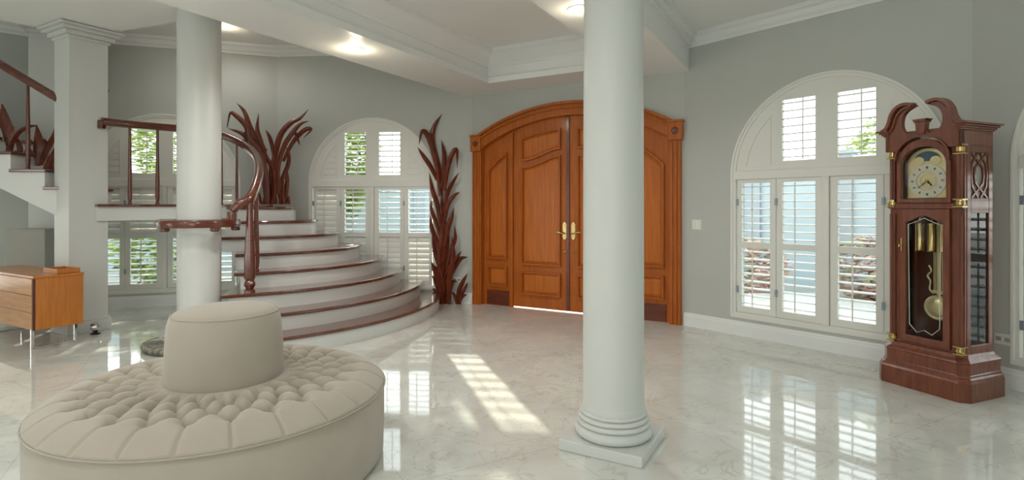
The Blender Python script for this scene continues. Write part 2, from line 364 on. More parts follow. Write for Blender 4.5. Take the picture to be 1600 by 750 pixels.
def window(name, o, d, c, tilts, top_tilts, rod=0.42, solid=True):
    portal(o[0]+d[0]*c-d[1]*0.19, o[1]+d[1]*c+d[0]*0.19, 1.45, ang(d), 1.95, 2.55)
    n = 40
    base = Vector((o[0]+d[0]*c, o[1]+d[1]*c, 0))
    fr = MB(); outer = arch_loop(0.972, SILL-0.012, SPR); inner = arch_loop(0.915, SILL+0.05, SPR)
    fr.holed(outer, [arch_loop(0.945, SILL+0.03, SPR)], -0.012, 0.0)
    fr.holed(arch_loop(0.957, SILL+0.005, SPR), [inner], 0.0, 0.12)
    fr.box(-0.03, 0.03, -0.012, 0.07, SILL+0.05, SPR-0.03)
    fr.box(-0.915, 0.915, -0.014, 0.07, SPR-0.045, SPR+0.045)
    w_ = fr.build(name, M['shutter'], loc=base, rz=ang(d), kind='structure', bevel=0.004)
    # upper plate with its four openings
    def quarter(s):
        R = 0.80; pts = [(s*0.545, SPR+0.10)]
        a0 = math.acos(0.545/R); a1 = math.asin(0.10/R)
        return pts + [(s*R*math.cos(a1+(a0-a1)*i/12), SPR+R*math.sin(a1+(a0-a1)*i/12)) for i in range(13)]
    up = MB(); R = 0.915
    arc = [(R*math.cos(PI*i/n), SPR+R*math.sin(PI*i/n)) for i in range(n+1)]; arc = [q for q in arc if q[1] > SPR+0.046]
    a1 = math.asin(0.046/R); arc = [(R*math.cos(a1), SPR+0.046)] + arc + [(-R*math.cos(a1), SPR+0.046)]
    up.holed(arc, [[(-0.42, 1.87), (-0.10, 1.87), (-0.10, 2.50), (-0.42, 2.50)], [(0.10, 1.87), (0.42, 1.87), (0.42, 2.50), (0.10, 2.50)]], 0.012, 0.055)
    for s in (-1, 1):
        qd = quarter(s); qd = qd if s < 0 else qd[::-1]
        qs = offset_loop(qd, 0.012)
        up.holed(offset_loop(qd, -0.012) if False else qd, [qs], 0.004, 0.013)
    for k, s in enumerate((-1, 1)):
        louvers(up, min(s*0.10, s*0.42), max(s*0.10, s*0.42), 1.87, 2.50, top_tilts[k])
        up.box(s*0.26-0.005+0.05, s*0.26+0.005+0.05, -0.014, -0.004, 1.88, 2.49)
        if not solid: louvers(up, min(s*0.56, s*0.78), max(s*0.56, s*0.78), 1.87, 2.30, math.radians(84), clip=0.77, y=0.012)
    up.build('arched_shutter', M['shutter'], w_)
    for k in range(4):
        pm = MB(); (p0, p1), (a, b) = PAN[k], COLS[k]
        pm.box(p0, a, 0.012, 0.055, SILL+0.053, SPR-0.048); pm.box(b, p1, 0.012, 0.055, SILL+0.053, SPR-0.048)
        for z0, z1 in ((SILL+0.053, 0.32), (0.955, 1.02), (1.655, SPR-0.048)): pm.box(a, b, 0.012, 0.055, z0, z1)
        for r_, (z0, z1) in enumerate(((0.32, 0.955), (1.02, 1.655))):
            louvers(pm, a, b, z0, z1, tilts[k][r_])
            u = a+(b-a)*rod; pm.box(u-0.005, u+0.005, -0.014, -0.004, z0+0.01, z1-0.01)
        so = pm.build('shutter_panel', M['shutter'], w_)
        hg = MB(); hx = p1 if k in (2,) else (p0 if k in (1,) else (p0 if k == 0 else p1))
        for hz in (0.5, 1.45): hg.box(hx-0.012, hx+0.012, -0.004, 0.011, hz-0.035, hz+0.035)
        hg.build('hinge', M['alu'], so)
    sash = MB(); sash.holed(arch_loop(0.957, SILL+0.005, SPR), [[(-0.90, SILL+0.06), (-0.03, SILL+0.06), (-0.03, SPR-0.03), (-0.90, SPR-0.03)], [(0.03, SILL+0.06), (0.90, SILL+0.06), (0.90, SPR-0.03), (0.03, SPR-0.03)],
        [(0.90*math.cos(PI*i/n), SPR+0.03+0.88*math.sin(PI*i/n)) for i in range(n+1)]], 0.13, 0.165)
    sash.build('window_sash', M['alu'], w_)
    MB().prism(arch_loop(0.93, SILL+0.03, SPR), 0.144, 0.150, 'xz').build('pane', M['glass'], w_)
    return w_
T = math.radians
OP, SH = T(6), T(78)
window('window_1', C4, dW1, FL/2, [(T(10), SH), (T(10), SH), (T(10), SH), (T(10), SH)], (T(12), T(12)), solid=False)
window('window_2', C3, dW2, FL/2-0.02, [(SH, SH), (SH, T(22)), (SH, T(18)), (SH, OP)], (T(20), T(24)), solid=False)
window('window_3', C1, dW3, 1.55, [(OP, OP)]*4, (OP, OP))
window('window_4', C0, dW4, 0.28+0.96, [(T(14), T(14))]*4, (T(14), T(14)))
window('window_5', C5, dW0, FL/2, [(T(0), T(0))]*4, (T(0), T(0)))

# ------------------------------------------------------------------ front door set
dr = MB()
H_IN = 1.33
dr.holed([(DC-1.47, 0), (DC-H_IN, 0)] + seg_pts(H_IN, 2.23, 2.60) + [(DC+H_IN, 0), (DC+1.47, 0), (DC+1.47, 2.20), (DC+1.40, 2.20)] + seg_pts(1.40, 2.42, 2.78, rev=True) + [(DC-1.40, 2.20), (DC-1.47, 2.20)], [], -0.04, 0.15)
door = dr.build('door_1', M['door'], loc=(C2[0], C2[1], 0), rz=ang(dDoor), kind='structure', bevel=0.005)
t = MB()
pth = [(u, -0.045, seg_z(u, 1.40, 2.34, 2.70)) for u in [DC-1.38+2.76*i/40 for i in range(41)]]
t.sweep(pth, [(-0.012, -0.025), (0.012, -0.025), (0.012, 0.025), (-0.012, 0.025)], up=(0, 1, 0))
pth = [(u, -0.05, seg_z(u, 1.40, 2.40, 2.765)) for u in [DC-1.40+2.80*i/40 for i in range(41)]]
t.sweep(pth, [(-0.018, -0.02), (0.018, -0.02), (0.018, 0.02), (-0.018, 0.02)], up=(0, 1, 0))
for s in (-1, 1):
    for q in (1.36, 1.41, 1.455): t.box(DC+s*q-0.012, DC+s*q+0.012, -0.055, -0.03, 0.0, 2.18)
t.build('arch_moulding', M['door'], door, bevel=0.004)
for s in (-1, 1):
    t = MB(); t.box(DC+s*1.405-0.085, DC+s*1.405+0.085, -0.075, 0.0, 2.19, 2.42); t.box(DC+s*1.405-0.095, DC+s*1.405+0.095, -0.085, 0.0, 2.405, 2.43)
    ro = t.build('corner_block', M['door'], door, bevel=0.006)
    t = MB(); t.lathe([(0.04, 0), (0.04, 0.008), (0.028, 0.012), (0.02, 0.006), (0.0, 0.014)], 20)
    t.xf(Matrix.Translation((DC+s*1.405, -0.075, 2.30)) @ Matrix.Rotation(PI/2, 4, 'X')).build('rosette', M['doordark'], ro, smooth=True)
def raised(parent, lp):        # moulded frame and raised field, ccw outline in xz
    mo = MB()
    for q0, q1, y in ((0.0, 0.014, 0.022), (0.010, 0.026, 0.014)):
        mo.holed(offset_loop(lp, q0), [offset_loop(lp, q1)], 0.045-y-0.012, 0.05)
    mo.build('panel_moulding', M['door'], parent)
    A, B = offset_loop(lp, 0.028), offset_loop(lp, 0.062)
    fm = MB(); n = len(A); vs_ = [(a, 0.049, b) for a, b in A] + [(a, 0.036, b) for a, b in B]
    fm.faces(vs_, [(i, (i+1) % n, n+(i+1) % n, n+i) for i in range(n)] + [tuple(range(n, 2*n))])
    fm.build('door_panel', M['doorpanel'], parent)
def wave_top(a, b, z0, amp, up=1, n=16):     # right-to-left points of an ogee top
    return [(b+(a-b)*i/n, z0+amp*(0.5-0.5*math.cos(2*PI*i/n))*up) for i in range(n+1)]
LEAF = 0.86
for s in (-1, 1):
    u_in, u_out = DC+s*0.004, DC+s*LEAF
    a, b = min(u_in, u_out), max(u_in, u_out)
    us = [b+(a-b)*i/16 for i in range(17)]
    lf = MB(); lf.prism([(a, 0.014), (b, 0.014)] + [(u, seg_z(u, H_IN, 2.23, 2.60)+0.012) for u in us], 0.05, 0.095, 'xz')
    leaf = lf.build('door_leaf', M['door'], door)
    if s < 0: lf2 = MB().box(-0.03+u_in, u_in+0.012, 0.028, 0.05, 0.02, 2.585).build('meeting_stile', M['doordark'], leaf, bevel=0.004)
    pa, pb = a+0.145, b-0.115
    if s > 0: pa, pb = a+0.115, b-0.145
    sl = [(u, seg_z(u, H_IN, 2.23, 2.60)-0.15) for u in [pb+(pa-pb)*i/10 for i in range(11)]]
    raised(leaf, [(pa+(pb-pa)*i/12, 2.03+0.135*(0.5-0.5*math.cos(PI*(i/12 if s < 0 else 1-i/12)))**1.3) for i in range(13)] + sl)
    def og(u): 
        q = (u-pa)/(pb-pa); q = q if s < 0 else 1-q
        return 1.955+0.135*(0.5-0.5*math.cos(PI*q))**1.3
    raised(leaf, [(pa, 0.60), (pb, 0.60)] + [(pb+(pa-pb)*i/14, og(pb+(pa-pb)*i/14)) for i in range(15)])
    raised(leaf, [(pa, 0.19), (pb, 0.19), (pb, 0.51), (pa, 0.51)])
    # handle
    hx = DC+s*0.062
    pl = [(hx-0.022, 0.98), (hx, 0.955), (hx+0.022, 0.98), (hx+0.03, 1.0), (hx+0.03, 1.16), (hx+0.022, 1.18), (hx, 1.205), (hx-0.022, 1.18), (hx-0.03, 1.16), (hx-0.03, 1.0)]
    hm = MB(); hm.prism(pl, 0.036, 0.05, 'xz')
    hm.prism([((x-hx)*0.6+hx, (z-1.08)*0.7+1.08) for x, z in pl], 0.028, 0.05, 'xz')
    ho = hm.build('door_handle', M['brass'], leaf, bevel=0.003)
    lv = MB(); lv.tube([(hx, 0.05, 1.045), (hx, -0.015, 1.045)], 0.011, 12)
    lv.tube(cat_rom([(hx, -0.012, 1.045), (hx+s*0.05, -0.018, 1.055), (hx+s*0.10, -0.014, 1.065), (hx+s*0.125, -0.008, 1.062)], 6), 0.010, 10)
    lv.build('lever', M['brass'], ho, smooth=True)
    kb = MB(); kb.lathe([(0.016, 0), (0.016, 0.008), (0.008, 0.012), (0, 0.012)], 16)
    kb.xf(Matrix.Translation((hx-s*0.003, 0.049, 0.80)) @ Matrix.Rotation(PI/2, 4, 'X')).build('lock', M['brass'], leaf, smooth=True)
    hgm = MB()
    for hz in (0.30, 0.9, 1.30, 2.05): hgm.box(u_out-0.012, u_out+0.012, 0.038, 0.052, hz-0.055, hz+0.055)
    hgm.build('hinge', M['brass'], leaf)
    # sidelight
    c_, d_ = (DC-H_IN+0.002, DC-LEAF-0.004) if s < 0 else (DC+LEAF+0.004, DC+H_IN-0.002)
    us = [d_+(c_-d_)*i/10 for i in range(11)]
    sm = MB(); sm.prism([(c_, 0.0), (d_, 0.0)] + [(u, seg_z(u, H_IN, 2.23, 2.60)+0.012) for u in us], 0.05, 0.095, 'xz')
    sm.box((d_ if s < 0 else c_)-0.022, (d_ if s < 0 else c_)+0.022, 0.018, 0.052, 0.0, seg_z(DC-LEAF, H_IN, 2.23, 2.60)-0.03)
    side = sm.build('side_panel', M['door'], door)
    qa, qb = c_+0.075, d_-0.075
    tp = [(u, seg_z(u, H_IN, 2.02, 2.46)-0.09-0.10*abs((u-(d_ if s < 0 else c_))/0.47)**2) for u in [qb+(qa-qb)*i/10 for i in range(11)]]
    raised(side, [(qa, 0.66), (qb, 0.66)] + tp)
    raised(side, [(qa, 0.27), (qb, 0.27), (qb, 0.56), (qa, 0.56)])
    MB().box(c_+0.05, d_-0.05, 0.04, 0.052, 0.01, 0.215).build('kick_plate', M['doordark'], side, bevel=0.004)

# ------------------------------------------------------------------ columns and pillars
AP = add((0, 0), dDoor, 0)
col = thing('column', 'large round white column on a square stepped plinth, in front of the wooden doors', 'column', (0.60, 3.28, 0), ang(dDoor))
m = MB(); m.box(-0.243, 0.243, -0.243, 0.243, 0, 0.062); m.build('plinth', M['column'], col, bevel=0.006)
pr = [(0.0, 0.062), (0.215, 0.062)]
def torus_prof(r, z0, z1, n=8): return [(r+(z1-z0)/2*math.sin(PI*i/n)-0.0, z0+(z1-z0)*(0.5-0.5*math.cos(PI*i/n))) for i in range(n+1)]
pr = torus_prof(0.195, 0.062, 0.125)+torus_prof(0.198, 0.127, 0.157)+torus_prof(0.191, 0.159, 0.187)+torus_prof(0.184, 0.189, 0.213)+[(0.184, 0.225), (0.178, 0.25)]
MB().lathe([(0.0, 0.062)]+pr, 64).build('column_base', M['column'], col, smooth='auto')
MB().lathe([(0.178, 0.24)]+[(0.178-0.006*(z/2.6)**2, 0.25+z) for z in [i*0.27 for i in range(11)]], 64).build('shaft', M['column'], col, smooth='auto')
MB().lathe([(0.171, 2.92), (0.20, 2.96), (0.21, 3.0), (0.235, 3.05), (0.235, 3.08)], 64).build('capital', M['column'], col, smooth='auto')
MB().box(-0.26, 0.26, -0.26, 0.26, 3.08, 3.395).build('capital_block', M['column'], col, bevel=0.01)
CL = Vector((-3.18, 5.63, 0))
col = thing('column', 'plain round white column with the wooden handrail ring wrapped around it', 'column', CL, 0)
MB().lathe([(0.215, 0.0), (0.215, 0.10), (0.20, 0.14), (0.20, 3.396)], 64).build('shaft', M['column'], col, smooth='auto')
disc = MB(); disc.lathe([(0.25, 0.0), (0.47, 0.0), (0.49, 0.012), (0.50, 0.035), (0.49, 0.055), (0.45, 0.062), (0.25, 0.062)], 64)
tag(disc.build('plinth_ring', M['stone'], loc=CL, smooth='auto'), 'dark patterned stone ring on the floor, just left of the ottoman backrest', 'plinth')
PA = Vector((-4.82, 6.02, 0)); 
pil = thing('pillar', 'square white pillar with moulded cap behind the wooden credenza', 'pillar', PA, ang(dDoor))
MB().box(-0.34, 0, 0, 0.38, 0, 3.395).build('shaft', M['column'], pil, bevel=0.004)
m = MB()
for z0, z1, q in ((0, 0.13, 0.025), (0.13, 0.155, 0.014)): m.box(-0.34-q, q, -q, 0.38+q, z0, z1)
m.build('pillar_base', M['column'], pil, bevel=0.006)
m = MB()
for z0, z1, q in ((3.25, 3.28, 0.02), (3.28, 3.33, 0.05), (3.33, 3.365, 0.09), (3.365, 3.394, 0.12)): m.box(-0.34-q, q, -q, 0.38+q, z0, z1)
m.build('pillar_cap', M['column'], pil, bevel=0.008)
pb_ = on_plane(73, 300, (0, 7.0), (1, 0))
pil = thing('pillar', 'slim white pilaster at the far left, seen behind the stair handrail', 'pillar', (-6.0, 7.02, 0), ang(dW1))
MB().box(-0.11, 0.5, 0, 0.30, 0, 3.7).build('shaft', M['column'], pil, bevel=0.004)
m = MB()
for z0, z1, q in ((3.60, 3.65, 0.03), (3.65, 3.70, 0.07)): m.box(-0.11-q, 0.5+q, -q, 0.30, z0, z1)
m.build('pillar_cap', M['column'], pil, bevel=0.008)

# ------------------------------------------------------------------ curved staircase
RISE = 0.175
AX = [None, 2.89, 2.62, 2.345, 2.09, 1.79, 1.49, 1.21, 0.93]
BZ = [None, 2.89, 2.57, 2.24, 1.86, 1.52, 1.20, 0.90, 0.66]
SC = Vector((-3.90, 7.5))
def inner_x(k, z):      # left limit of tread k
    if k <= 4: pts = [(4.4, -2.62), (5.2, -2.78), (5.62, -2.93), (5.94, -2.93), (7.2, -3.50), (8.4, -3.80)]
    elif k == 5: pts = [(5.0, -3.05), (6.22, -3.09), (6.8, -3.35), (7.3, -3.50), (8.4, -3.8)]
    else: pts = [(5.0, -3.4), (6.73, -3.48), (7.1, -3.62), (8.4, -3.9)]
    for (a, x0), (b, x1) in zip(pts, pts[1:]):
        if a <= z <= b: return x0+(x1-x0)*(z-a)/(b-a)
    return pts[-1][1]
def step_poly(k, grow=0.0):
    a, b = AX[k]+grow, BZ[k]+grow; pts = []
    zback = lambda x: C3[1]+(x-C3[0])*(dW2[1]/dW2[0])-0.07
    N_ = 90; th = [math.radians(-125+165*i/N_) for i in range(N_+1)]
    for q in th:
        x, z = SC.x+a*math.cos(q), SC.y+b*math.sin(q)
        if x < inner_x(k, z)-grow: continue
        if z > zback(x): 
            break
        pts.append((x, z))
    x0 = pts[-1][0]; pts.append((x0-0.005, zback(x0)-0.001))
    pts.append((C3[0]+0.05, zback(C3[0]+0.05)-0.03))
    z_in = pts[0][1]
    bk = C3[1]-0.22
    for z in [bk-(bk-z_in)*i/8 for i in range(9)][:-1]: pts.append((inner_x(k, z)-grow, z))
    return pts
st = thing('staircase', 'sweeping curved staircase with white risers and dark polished wooden treads', 'staircase')
for k in range(1, 9):
    z1 = RISE*k; z0 = max(0.0, z1-RISE) if k > 1 else 0
    MB().prism(step_poly(k), z0, z1-0.035).build('riser', M['riser'], st)
    MB().prism(step_poly(k, 0.028), z1-0.035, z1).build('tread', M['tread'], st, bevel=0.009)
# landing
edge = cat_rom([(-4.66, 6.22, 0), (-4.50, 6.52, 0), (-4.27, 6.75, 0), (-3.75, 7.06, 0), (-3.42, 7.10, 0)], 6)
LZ = 1.43
lp = [(v.x, v.y) for v in edge] + [(-3.30, 7.6), (-3.45, 8.1), (-3.60, 8.17), (-5.98, 7.36), (-5.25, 6.60)]
MB().prism([(x, y) for x, y in lp], LZ-0.19, LZ-0.03).build('landing', M['riser'], st)
lp2 = []
for i, v in enumerate(edge):
    lp2.append((v.x+0.03, v.y-0.03))
lp2 += [(-3.28, 7.6), (-3.45, 8.1), (-3.60, 8.17), (-5.98, 7.36), (-5.25, 6.60)]
MB().prism(lp2, LZ-0.03, LZ).build('landing_floor', M['tread'], st, bevel=0.008)
# flight that climbs away to the left
xs = [-5.03, -5.20, -5.58, -5.96, -6.34, -6.72]; zs = [LZ+0.195*(i+1) for i in range(6)]
Y0, Y1 = 6.16, 6.95
poly = [(xs[0], 1.28), (xs[0], zs[0]-0.03)]
for i in range(1, 6): poly += [(xs[i], zs[i-1]-0.03), (xs[i], zs[i]-0.03)]
poly += [(-7.10, zs[5]-0.03), (-7.10, 1.28+0.49*2.07)]
MB().prism(poly, Y0, Y1, 'xz').build('upper_stringer', M['riser'], st)
for i in range(6):
    a = xs[i]+0.03 if i == 0 else xs[i]+0.03; b = xs[i+1] if i < 5 else -7.1
    MB().box(b, a, Y0-0.03, Y1, zs[i]-0.036, zs[i]).build('tread', M['tread'], st, bevel=0.008)

# ------------------------------------------------------------------ railing
rl = thing('stair_railing', 'dark mahogany handrail sweeping up the curved stair from a ring round the column', 'railing')
RS = [(0.030, -0.018), (0.026, -0.030), (-0.026, -0.030), (-0.030, -0.018), (-0.034, 0.004), (-0.024, 0.024), (0, 0.030), (0.024, 0.024), (0.034, 0.004)]
m = MB(); m.sweep([(CL.x+0.345*math.cos(q), CL.y+0.345*math.sin(q), 1.235) for q in [2*PI*i/64 for i in range(64)]], [(a*1.2, b*1.35) for a, b in RS], closed=True)
m.build('handrail_ring', M['rail'], rl, smooth='auto', auto=50)
for a in (-175, -118, -38, 10): 
    x, y = CL.x+0.345*math.cos(T(a)), CL.y+0.345*math.sin(T(a))
    MB().lathe([(0.036, 0), (0.044, 0.01), (0.044, 0.03), (0.036, 0.04)], 20, (x, y, 1.158)).build('baluster_cap', M['rail'], rl, smooth='auto')
m = MB(); m.sweep(cat_rom([(-2.835, 5.60, 1.235), (-2.83, 5.60, 1.30), (-2.822, 5.61, 1.37), (-2.78, 5.625, 1.42), (-2.70, 5.66, 1.475)], 5), [(a*1.35, b*1.35) for a, b in RS]) 
m.build('gooseneck', M['rail'], rl, smooth='auto', auto=50)
RP = cat_rom([(-2.79, 5.62, 1.425), (-2.70, 5.70, 1.49), (-2.76, 5.98, 1.65), (-2.90, 6.35, 1.84), (-3.12, 6.74, 2.02), (-3.37, 6.98, 2.18), (-3.62, 7.04, 2.29), (-3.80, 7.02, 2.345), (-4.02, 6.91, 2.365), (-4.27, 6.74, 2.37), (-4.50, 6.52, 2.37), (-4.655, 6.28, 2.37)], 8)
m = MB(); m.sweep(RP, [(a*1.45, b*1.45) for a, b in RS]); m.build('handrail', M['rail'], rl, smooth='auto', auto=50)
MB().box(-0.03, 0.03, -0.03, 0.03, -0.075, 0.02).build('rail_end', M['rail'], rl, loc=(-4.655, 6.28, 2.36), bevel=0.006)
def rail_h(x, y):
    q = min(RP, key=lambda v: (v.x-x)**2+(v.y-y)**2); return q.z-0.03
def baluster(x, y, z0, z1, r=1.0, nm='baluster'):
    L = z1-z0
    pf = [(0.020, 0), (0.020, 0.02), (0.013, 0.03), (0.017, 0.045), (0.0205, 0.10), (0.0195, 0.30*L), (0.0135, 0.8*L), (0.012, L)]
    MB().lathe([(a*r, b) for a, b in pf], 14, (x, y, z0)).build(nm, M['rail'], rl, smooth='auto')
# newel
L = rail_h(-2.69, 5.68)-RISE*3
MB().lathe([(0.052, 0), (0.052, 0.02), (0.036, 0.032), (0.042, 0.05), (0.056, 0.075), (0.050, 0.10), (0.040, 0.115), (0.053, 0.15), (0.054, 0.35), (0.034, 0.70), (0.030, L-0.06), (0.036, L-0.03), (0.036, L)], 12, (-2.69, 5.68, RISE*3)).build('newel_post', M['rail'], rl, smooth='auto', auto=25)
baluster(-2.785, 6.03, RISE*4, rail_h(-2.785, 6.03), 1.55)
for x, y in ((-3.70, 7.03), (-3.50, 7.02)): baluster(x, y+0.02, LZ, rail_h(x, y), 0.95)
for px in (203, 247):
    v = min(RP, key=lambda v: abs(v.x/v.y-(px-CX)/F) + (0 if v.x < -4 else 9)); baluster(v.x, v.y, LZ, v.z-0.03, 1.15)
rl = thing('stair_railing', 'straight dark handrail climbing the upper flight at the far left edge', 'railing')
def up_rail(x): return 2.60+(-5.06-x)*0.60
m = MB(); m.sweep([(-5.045, 6.2, up_rail(-5.045)), (-7.1, 6.2, up_rail(-7.1))], [(a*1.25, b*1.35) for a, b in RS]); m.build('handrail', M['rail'], rl, smooth='auto', auto=50)
for x, k in ((-5.42, 1), (-5.84, 2), (-6.24, 3), (-6.64, 4)): baluster(x, 6.2, zs[k], up_rail(x)-0.03, 1.15)

# ------------------------------------------------------------------ carved leaf ornaments
def blade(m, pts, wd, th=0.022):
    p_ = cat_rom(pts, 7); n = len(p_)
    tang = [(p_[min(i+1, n-1)]-p_[max(i-1, 0)]).normalized() for i in range(n)]
    nrm = Vector((0, -1, 0)); rings = []
    for i, v in enumerate(p_):
        q = i/(n-1); wf = (0.55+0.45*math.sin(PI*min(q*1.5, 1)/2))*(1-q**3.2)+0.03
        sd = tang[i].cross(nrm).normalized(); a = wd/2*wf; b = th*(0.4+0.6*wf)
        rings.append([m.b.verts.new(v+sd*a), m.b.verts.new(v+sd*a*0.25+nrm*b), m.b.verts.new(v-sd*a*0.15+nrm*b*0.55), m.b.verts.new(v-sd*a), m.b.verts.new(v-nrm*b*0.6)])
    for A, B in zip(rings, rings[1:]):
        for j in range(5): m.b.faces.new((A[j], A[(j+1) % 5], B[(j+1) % 5], B[j]))
    m.b.faces.new(rings[0][::-1]); m.b.faces.new(rings[-1])
def ornament(label, blades, crop, k, o, d, off, wk=1.0):
    """each blade is drawn in the upright plane through o along d and staggered in depth"""
    base = on_plane(crop[0]+blades[0][0][0][0]*k, crop[1]+blades[0][0][0][1]*k, o, d, off)
    root = thing('leaf_sculpture', label, 'sculpture', base)
    for i, (pts, wd) in enumerate(blades):
        q = ((i*7) % 5-2)*0.016
        P3 = []
        for j, (x, y) in enumerate(pts):
            v = on_plane(crop[0]+x*k, crop[1]+y*k, o, d, off+q+0.012*j*((i % 3)-1)); P3.append(v-base)
        dep = base.y+q; mm = MB(); blade(mm, P3, wd*k*dep/F*wk, 0.018+0.0006*wd)
        mm.build('leaf', M['carved'], root, smooth='auto', auto=30)
    return root
A_ = [([(135,738),(140,600),(125,450),(120,300)],28), ([(120,738),(115,620),(130,500),(116,350)],26), ([(150,738),(150,650),(165,560),(160,480)],20),
 ([(118,330),(108,230),(85,130),(92,70),(122,20)],24), ([(112,280),(98,190),(72,110),(48,84),(35,135)],20), ([(104,270),(80,220),(52,178),(30,145)],17),
 ([(120,300),(130,230),(130,170),(120,118)],18), ([(132,310),(142,235),(158,175),(178,155),(180,225)],18), ([(130,400),(140,330),(162,280),(187,240)],16),
 ([(133,420),(145,362),(168,328),(190,315)],16), ([(122,450),(106,370),(86,305),(74,240)],18), ([(122,500),(102,435),(84,385),(80,345)],15),
 ([(135,520),(145,450),(158,412),(168,372)],18), ([(120,560),(102,500),(84,450),(78,402)],17), ([(140,600),(158,530),(172,490),(170,440)],16),
 ([(120,620),(102,565),(92,520),(84,468)],16), ([(140,660),(165,605),(190,568),(220,560)],20), ([(132,640),(155,590),(180,560),(195,535)],14),
 ([(122,650),(112,600),(104,560),(84,535)],14), ([(122,690),(104,640),(92,602),(80,575)],16), ([(116,712),(104,672),(95,645),(84,630)],14),
 ([(112,730),(102,700),(94,684),(84,680)],12), ([(120,640),(112,560),(122,470),(112,400)],20), ([(138,560),(142,480),(128,420),(110,395)],18),
 ([(130,700),(122,640),(96,600),(82,596)],14),
 ([(150,738),(152,690),(163,655),(183,652)],15), ([(183,738),(186,690),(203,650),(220,622)],17), ([(190,738),(198,700),(212,672),(220,656)],12),
 ([(188,735),(198,712),(218,700)],12), ([(178,738),(170,705),(156,690)],12)]
ornament('tall carved wooden leaf sculpture standing on the floor between window and front doors', A_, (640, 170), 0.4135, C2, dW2, 0.10, 1.15)
B_ = [([(320,705),(335,600),(350,450),(360,350)],30), ([(300,705),(290,580),(270,460),(205,370),(165,300),(175,240)],24),
 ([(310,705),(300,520),(270,400),(205,310),(178,225),(115,160),(78,145),(60,232)],26), ([(300,380),(235,295),(198,225),(165,135),(118,80)],24),
 ([(300,420),(268,325),(245,245),(252,148)],22), ([(345,420),(335,340),(318,285),(296,246)],18),
 ([(350,705),(345,560),(352,420),(388,280),(450,205),(512,172),(560,120)],26), ([(372,640),(376,470),(412,345),(470,255),(515,208),(565,192)],22),
 ([(405,440),(455,340),(500,280),(548,242),(576,246),(530,298)],20), ([(385,705),(395,570),(432,470),(440,400),(420,345)],20),
 ([(420,705),(425,620),(430,540),(420,470)],20), ([(395,705),(378,600),(370,500),(392,410)],24), ([(335,705),(352,620),(340,490),(300,410),(290,340)],22),
 ([(268,705),(256,655),(244,620)],14), ([(442,705),(437,670),(430,640)],14), ([(280,705),(300,640),(280,560),(262,470)],20),
 ([(360,705),(350,640),(345,580),(350,540)],22), ([(255,440),(215,330),(150,270),(62,236)],20), ([(470,235),(488,290),(508,342)],14), ([(410,705),(400,640),(410,560)],20),
 ([(290,705),(310,600),(330,500),(310,420)],22)]
OB = (-3.35, 7.72); ornament('carved wooden leaf sculpture standing at the top of the curved stair', B_, (340, 140.5), 0.2532, OB, (1, 0), 0.0, 1.6)
C_ = [([(215,408),(228,300),(215,172)],44), ([(60,300),(50,220),(25,130),(14,48)],46), ([(62,400),(70,290),(110,215),(170,180),(225,172)],18),
 ([(90,402),(118,340),(105,270),(60,230)],24), ([(160,404),(152,340),(170,290),(188,255)],16), ([(195,404),(188,350),(165,300)],26),
 ([(240,404),(270,320),(305,255),(322,190)],26), ([(262,522),(275,440),(300,370),(318,310)],34), ([(250,340),(272,295),(262,262),(242,248)],14),
 ([(40,290),(62,225),(82,180)],18), ([(120,404),(110,350),(88,320)],28), ([(70,404),(60,350),(40,280)],34), ([(290,522),(330,380),(400,250),(500,110),(640,-35)],26), ([(300,500),(380,340),(500,220),(638,140)],22), ([(240,520),(262,470),(258,430)],14)]
ornament('carved wooden leaf sculpture on the upper steps at the far left edge', C_, (0, 150), 0.2667, (-5.2, 6.45), (1, 0), 0.0, 1.75)

# ------------------------------------------------------------------ round tufted ottoman
OT = thing('ottoman', 'large round beige tufted ottoman with a central backrest drum, left foreground', 'ottoman', (-1.555, 3.01, 0), T(-90))
NB = 25; R0, DR, RO = 0.645, 0.096, 0.835
def seat_z(r, a):
    s = a/(2*PI)*NB; i = (R0-r)/DR
    k = 2*PI*max(r, 0.3)/NB                      # button spacing, metres
    c1 = abs((s+0.5) % 1-0.5)*k                  # metres to the nearest radial crease
    if i >= 0:
        h = (abs(math.sin(PI*(s+i/2)))*abs(math.sin(PI*(s-i/2))))**0.5
    else:
        q = min(1, -i/0.8); q = q*q*(3-2*q)
        hs = (abs(math.sin(PI*s)))**0.5; ho = 1-0.30*math.exp(-(c1/0.006)**2)
        h = hs*(1-q)+ho*q
    j = round(i); dip = 0
    if 0 <= j <= 3:
        ds = (s-0.5*(j % 2)); ds = abs((ds+0.5) % 1-0.5)*k; dd = math.hypot(ds, (i-j)*DR); dip = 0.030*math.exp(-(dd/0.026)**2)
    f = min(1, max(0, (r-0.30)/0.10)); out = 0.448+0.042*(h*f+0.8*(1-f))-dip*f
    t_ = (r-0.56)/(RO-0.56)
    if t_ > 0: out -= 0.078*t_**3.0
    return out
bm = bmesh.new(); NA = NB*20; rs = [0.24+(RO-0.24)*i/110 for i in range(111)]
rings = []
for r in rs: rings.append([bm.verts.new((r*math.cos(2*PI*j/NA), r*math.sin(2*PI*j/NA), seat_z(r, 2*PI*j/NA))) for j in range(NA)])
for dr_, z in ((0.004, 0.402), (0.0, 0.396), (0.0, 0.385)): rings.append([bm.verts.new(((RO+dr_)*math.cos(2*PI*j/NA), (RO+dr_)*math.sin(2*PI*j/NA), z)) for j in range(NA)])
for A, B in zip(rings, rings[1:]):
    for j in range(NA): bm.faces.new((A[j], B[j], B[(j+1) % NA], A[(j+1) % NA]))
mm = MB(); mm.b.free(); mm.b = bm; mm.build('seat_cushion', M['velvet'], OT, smooth=True)
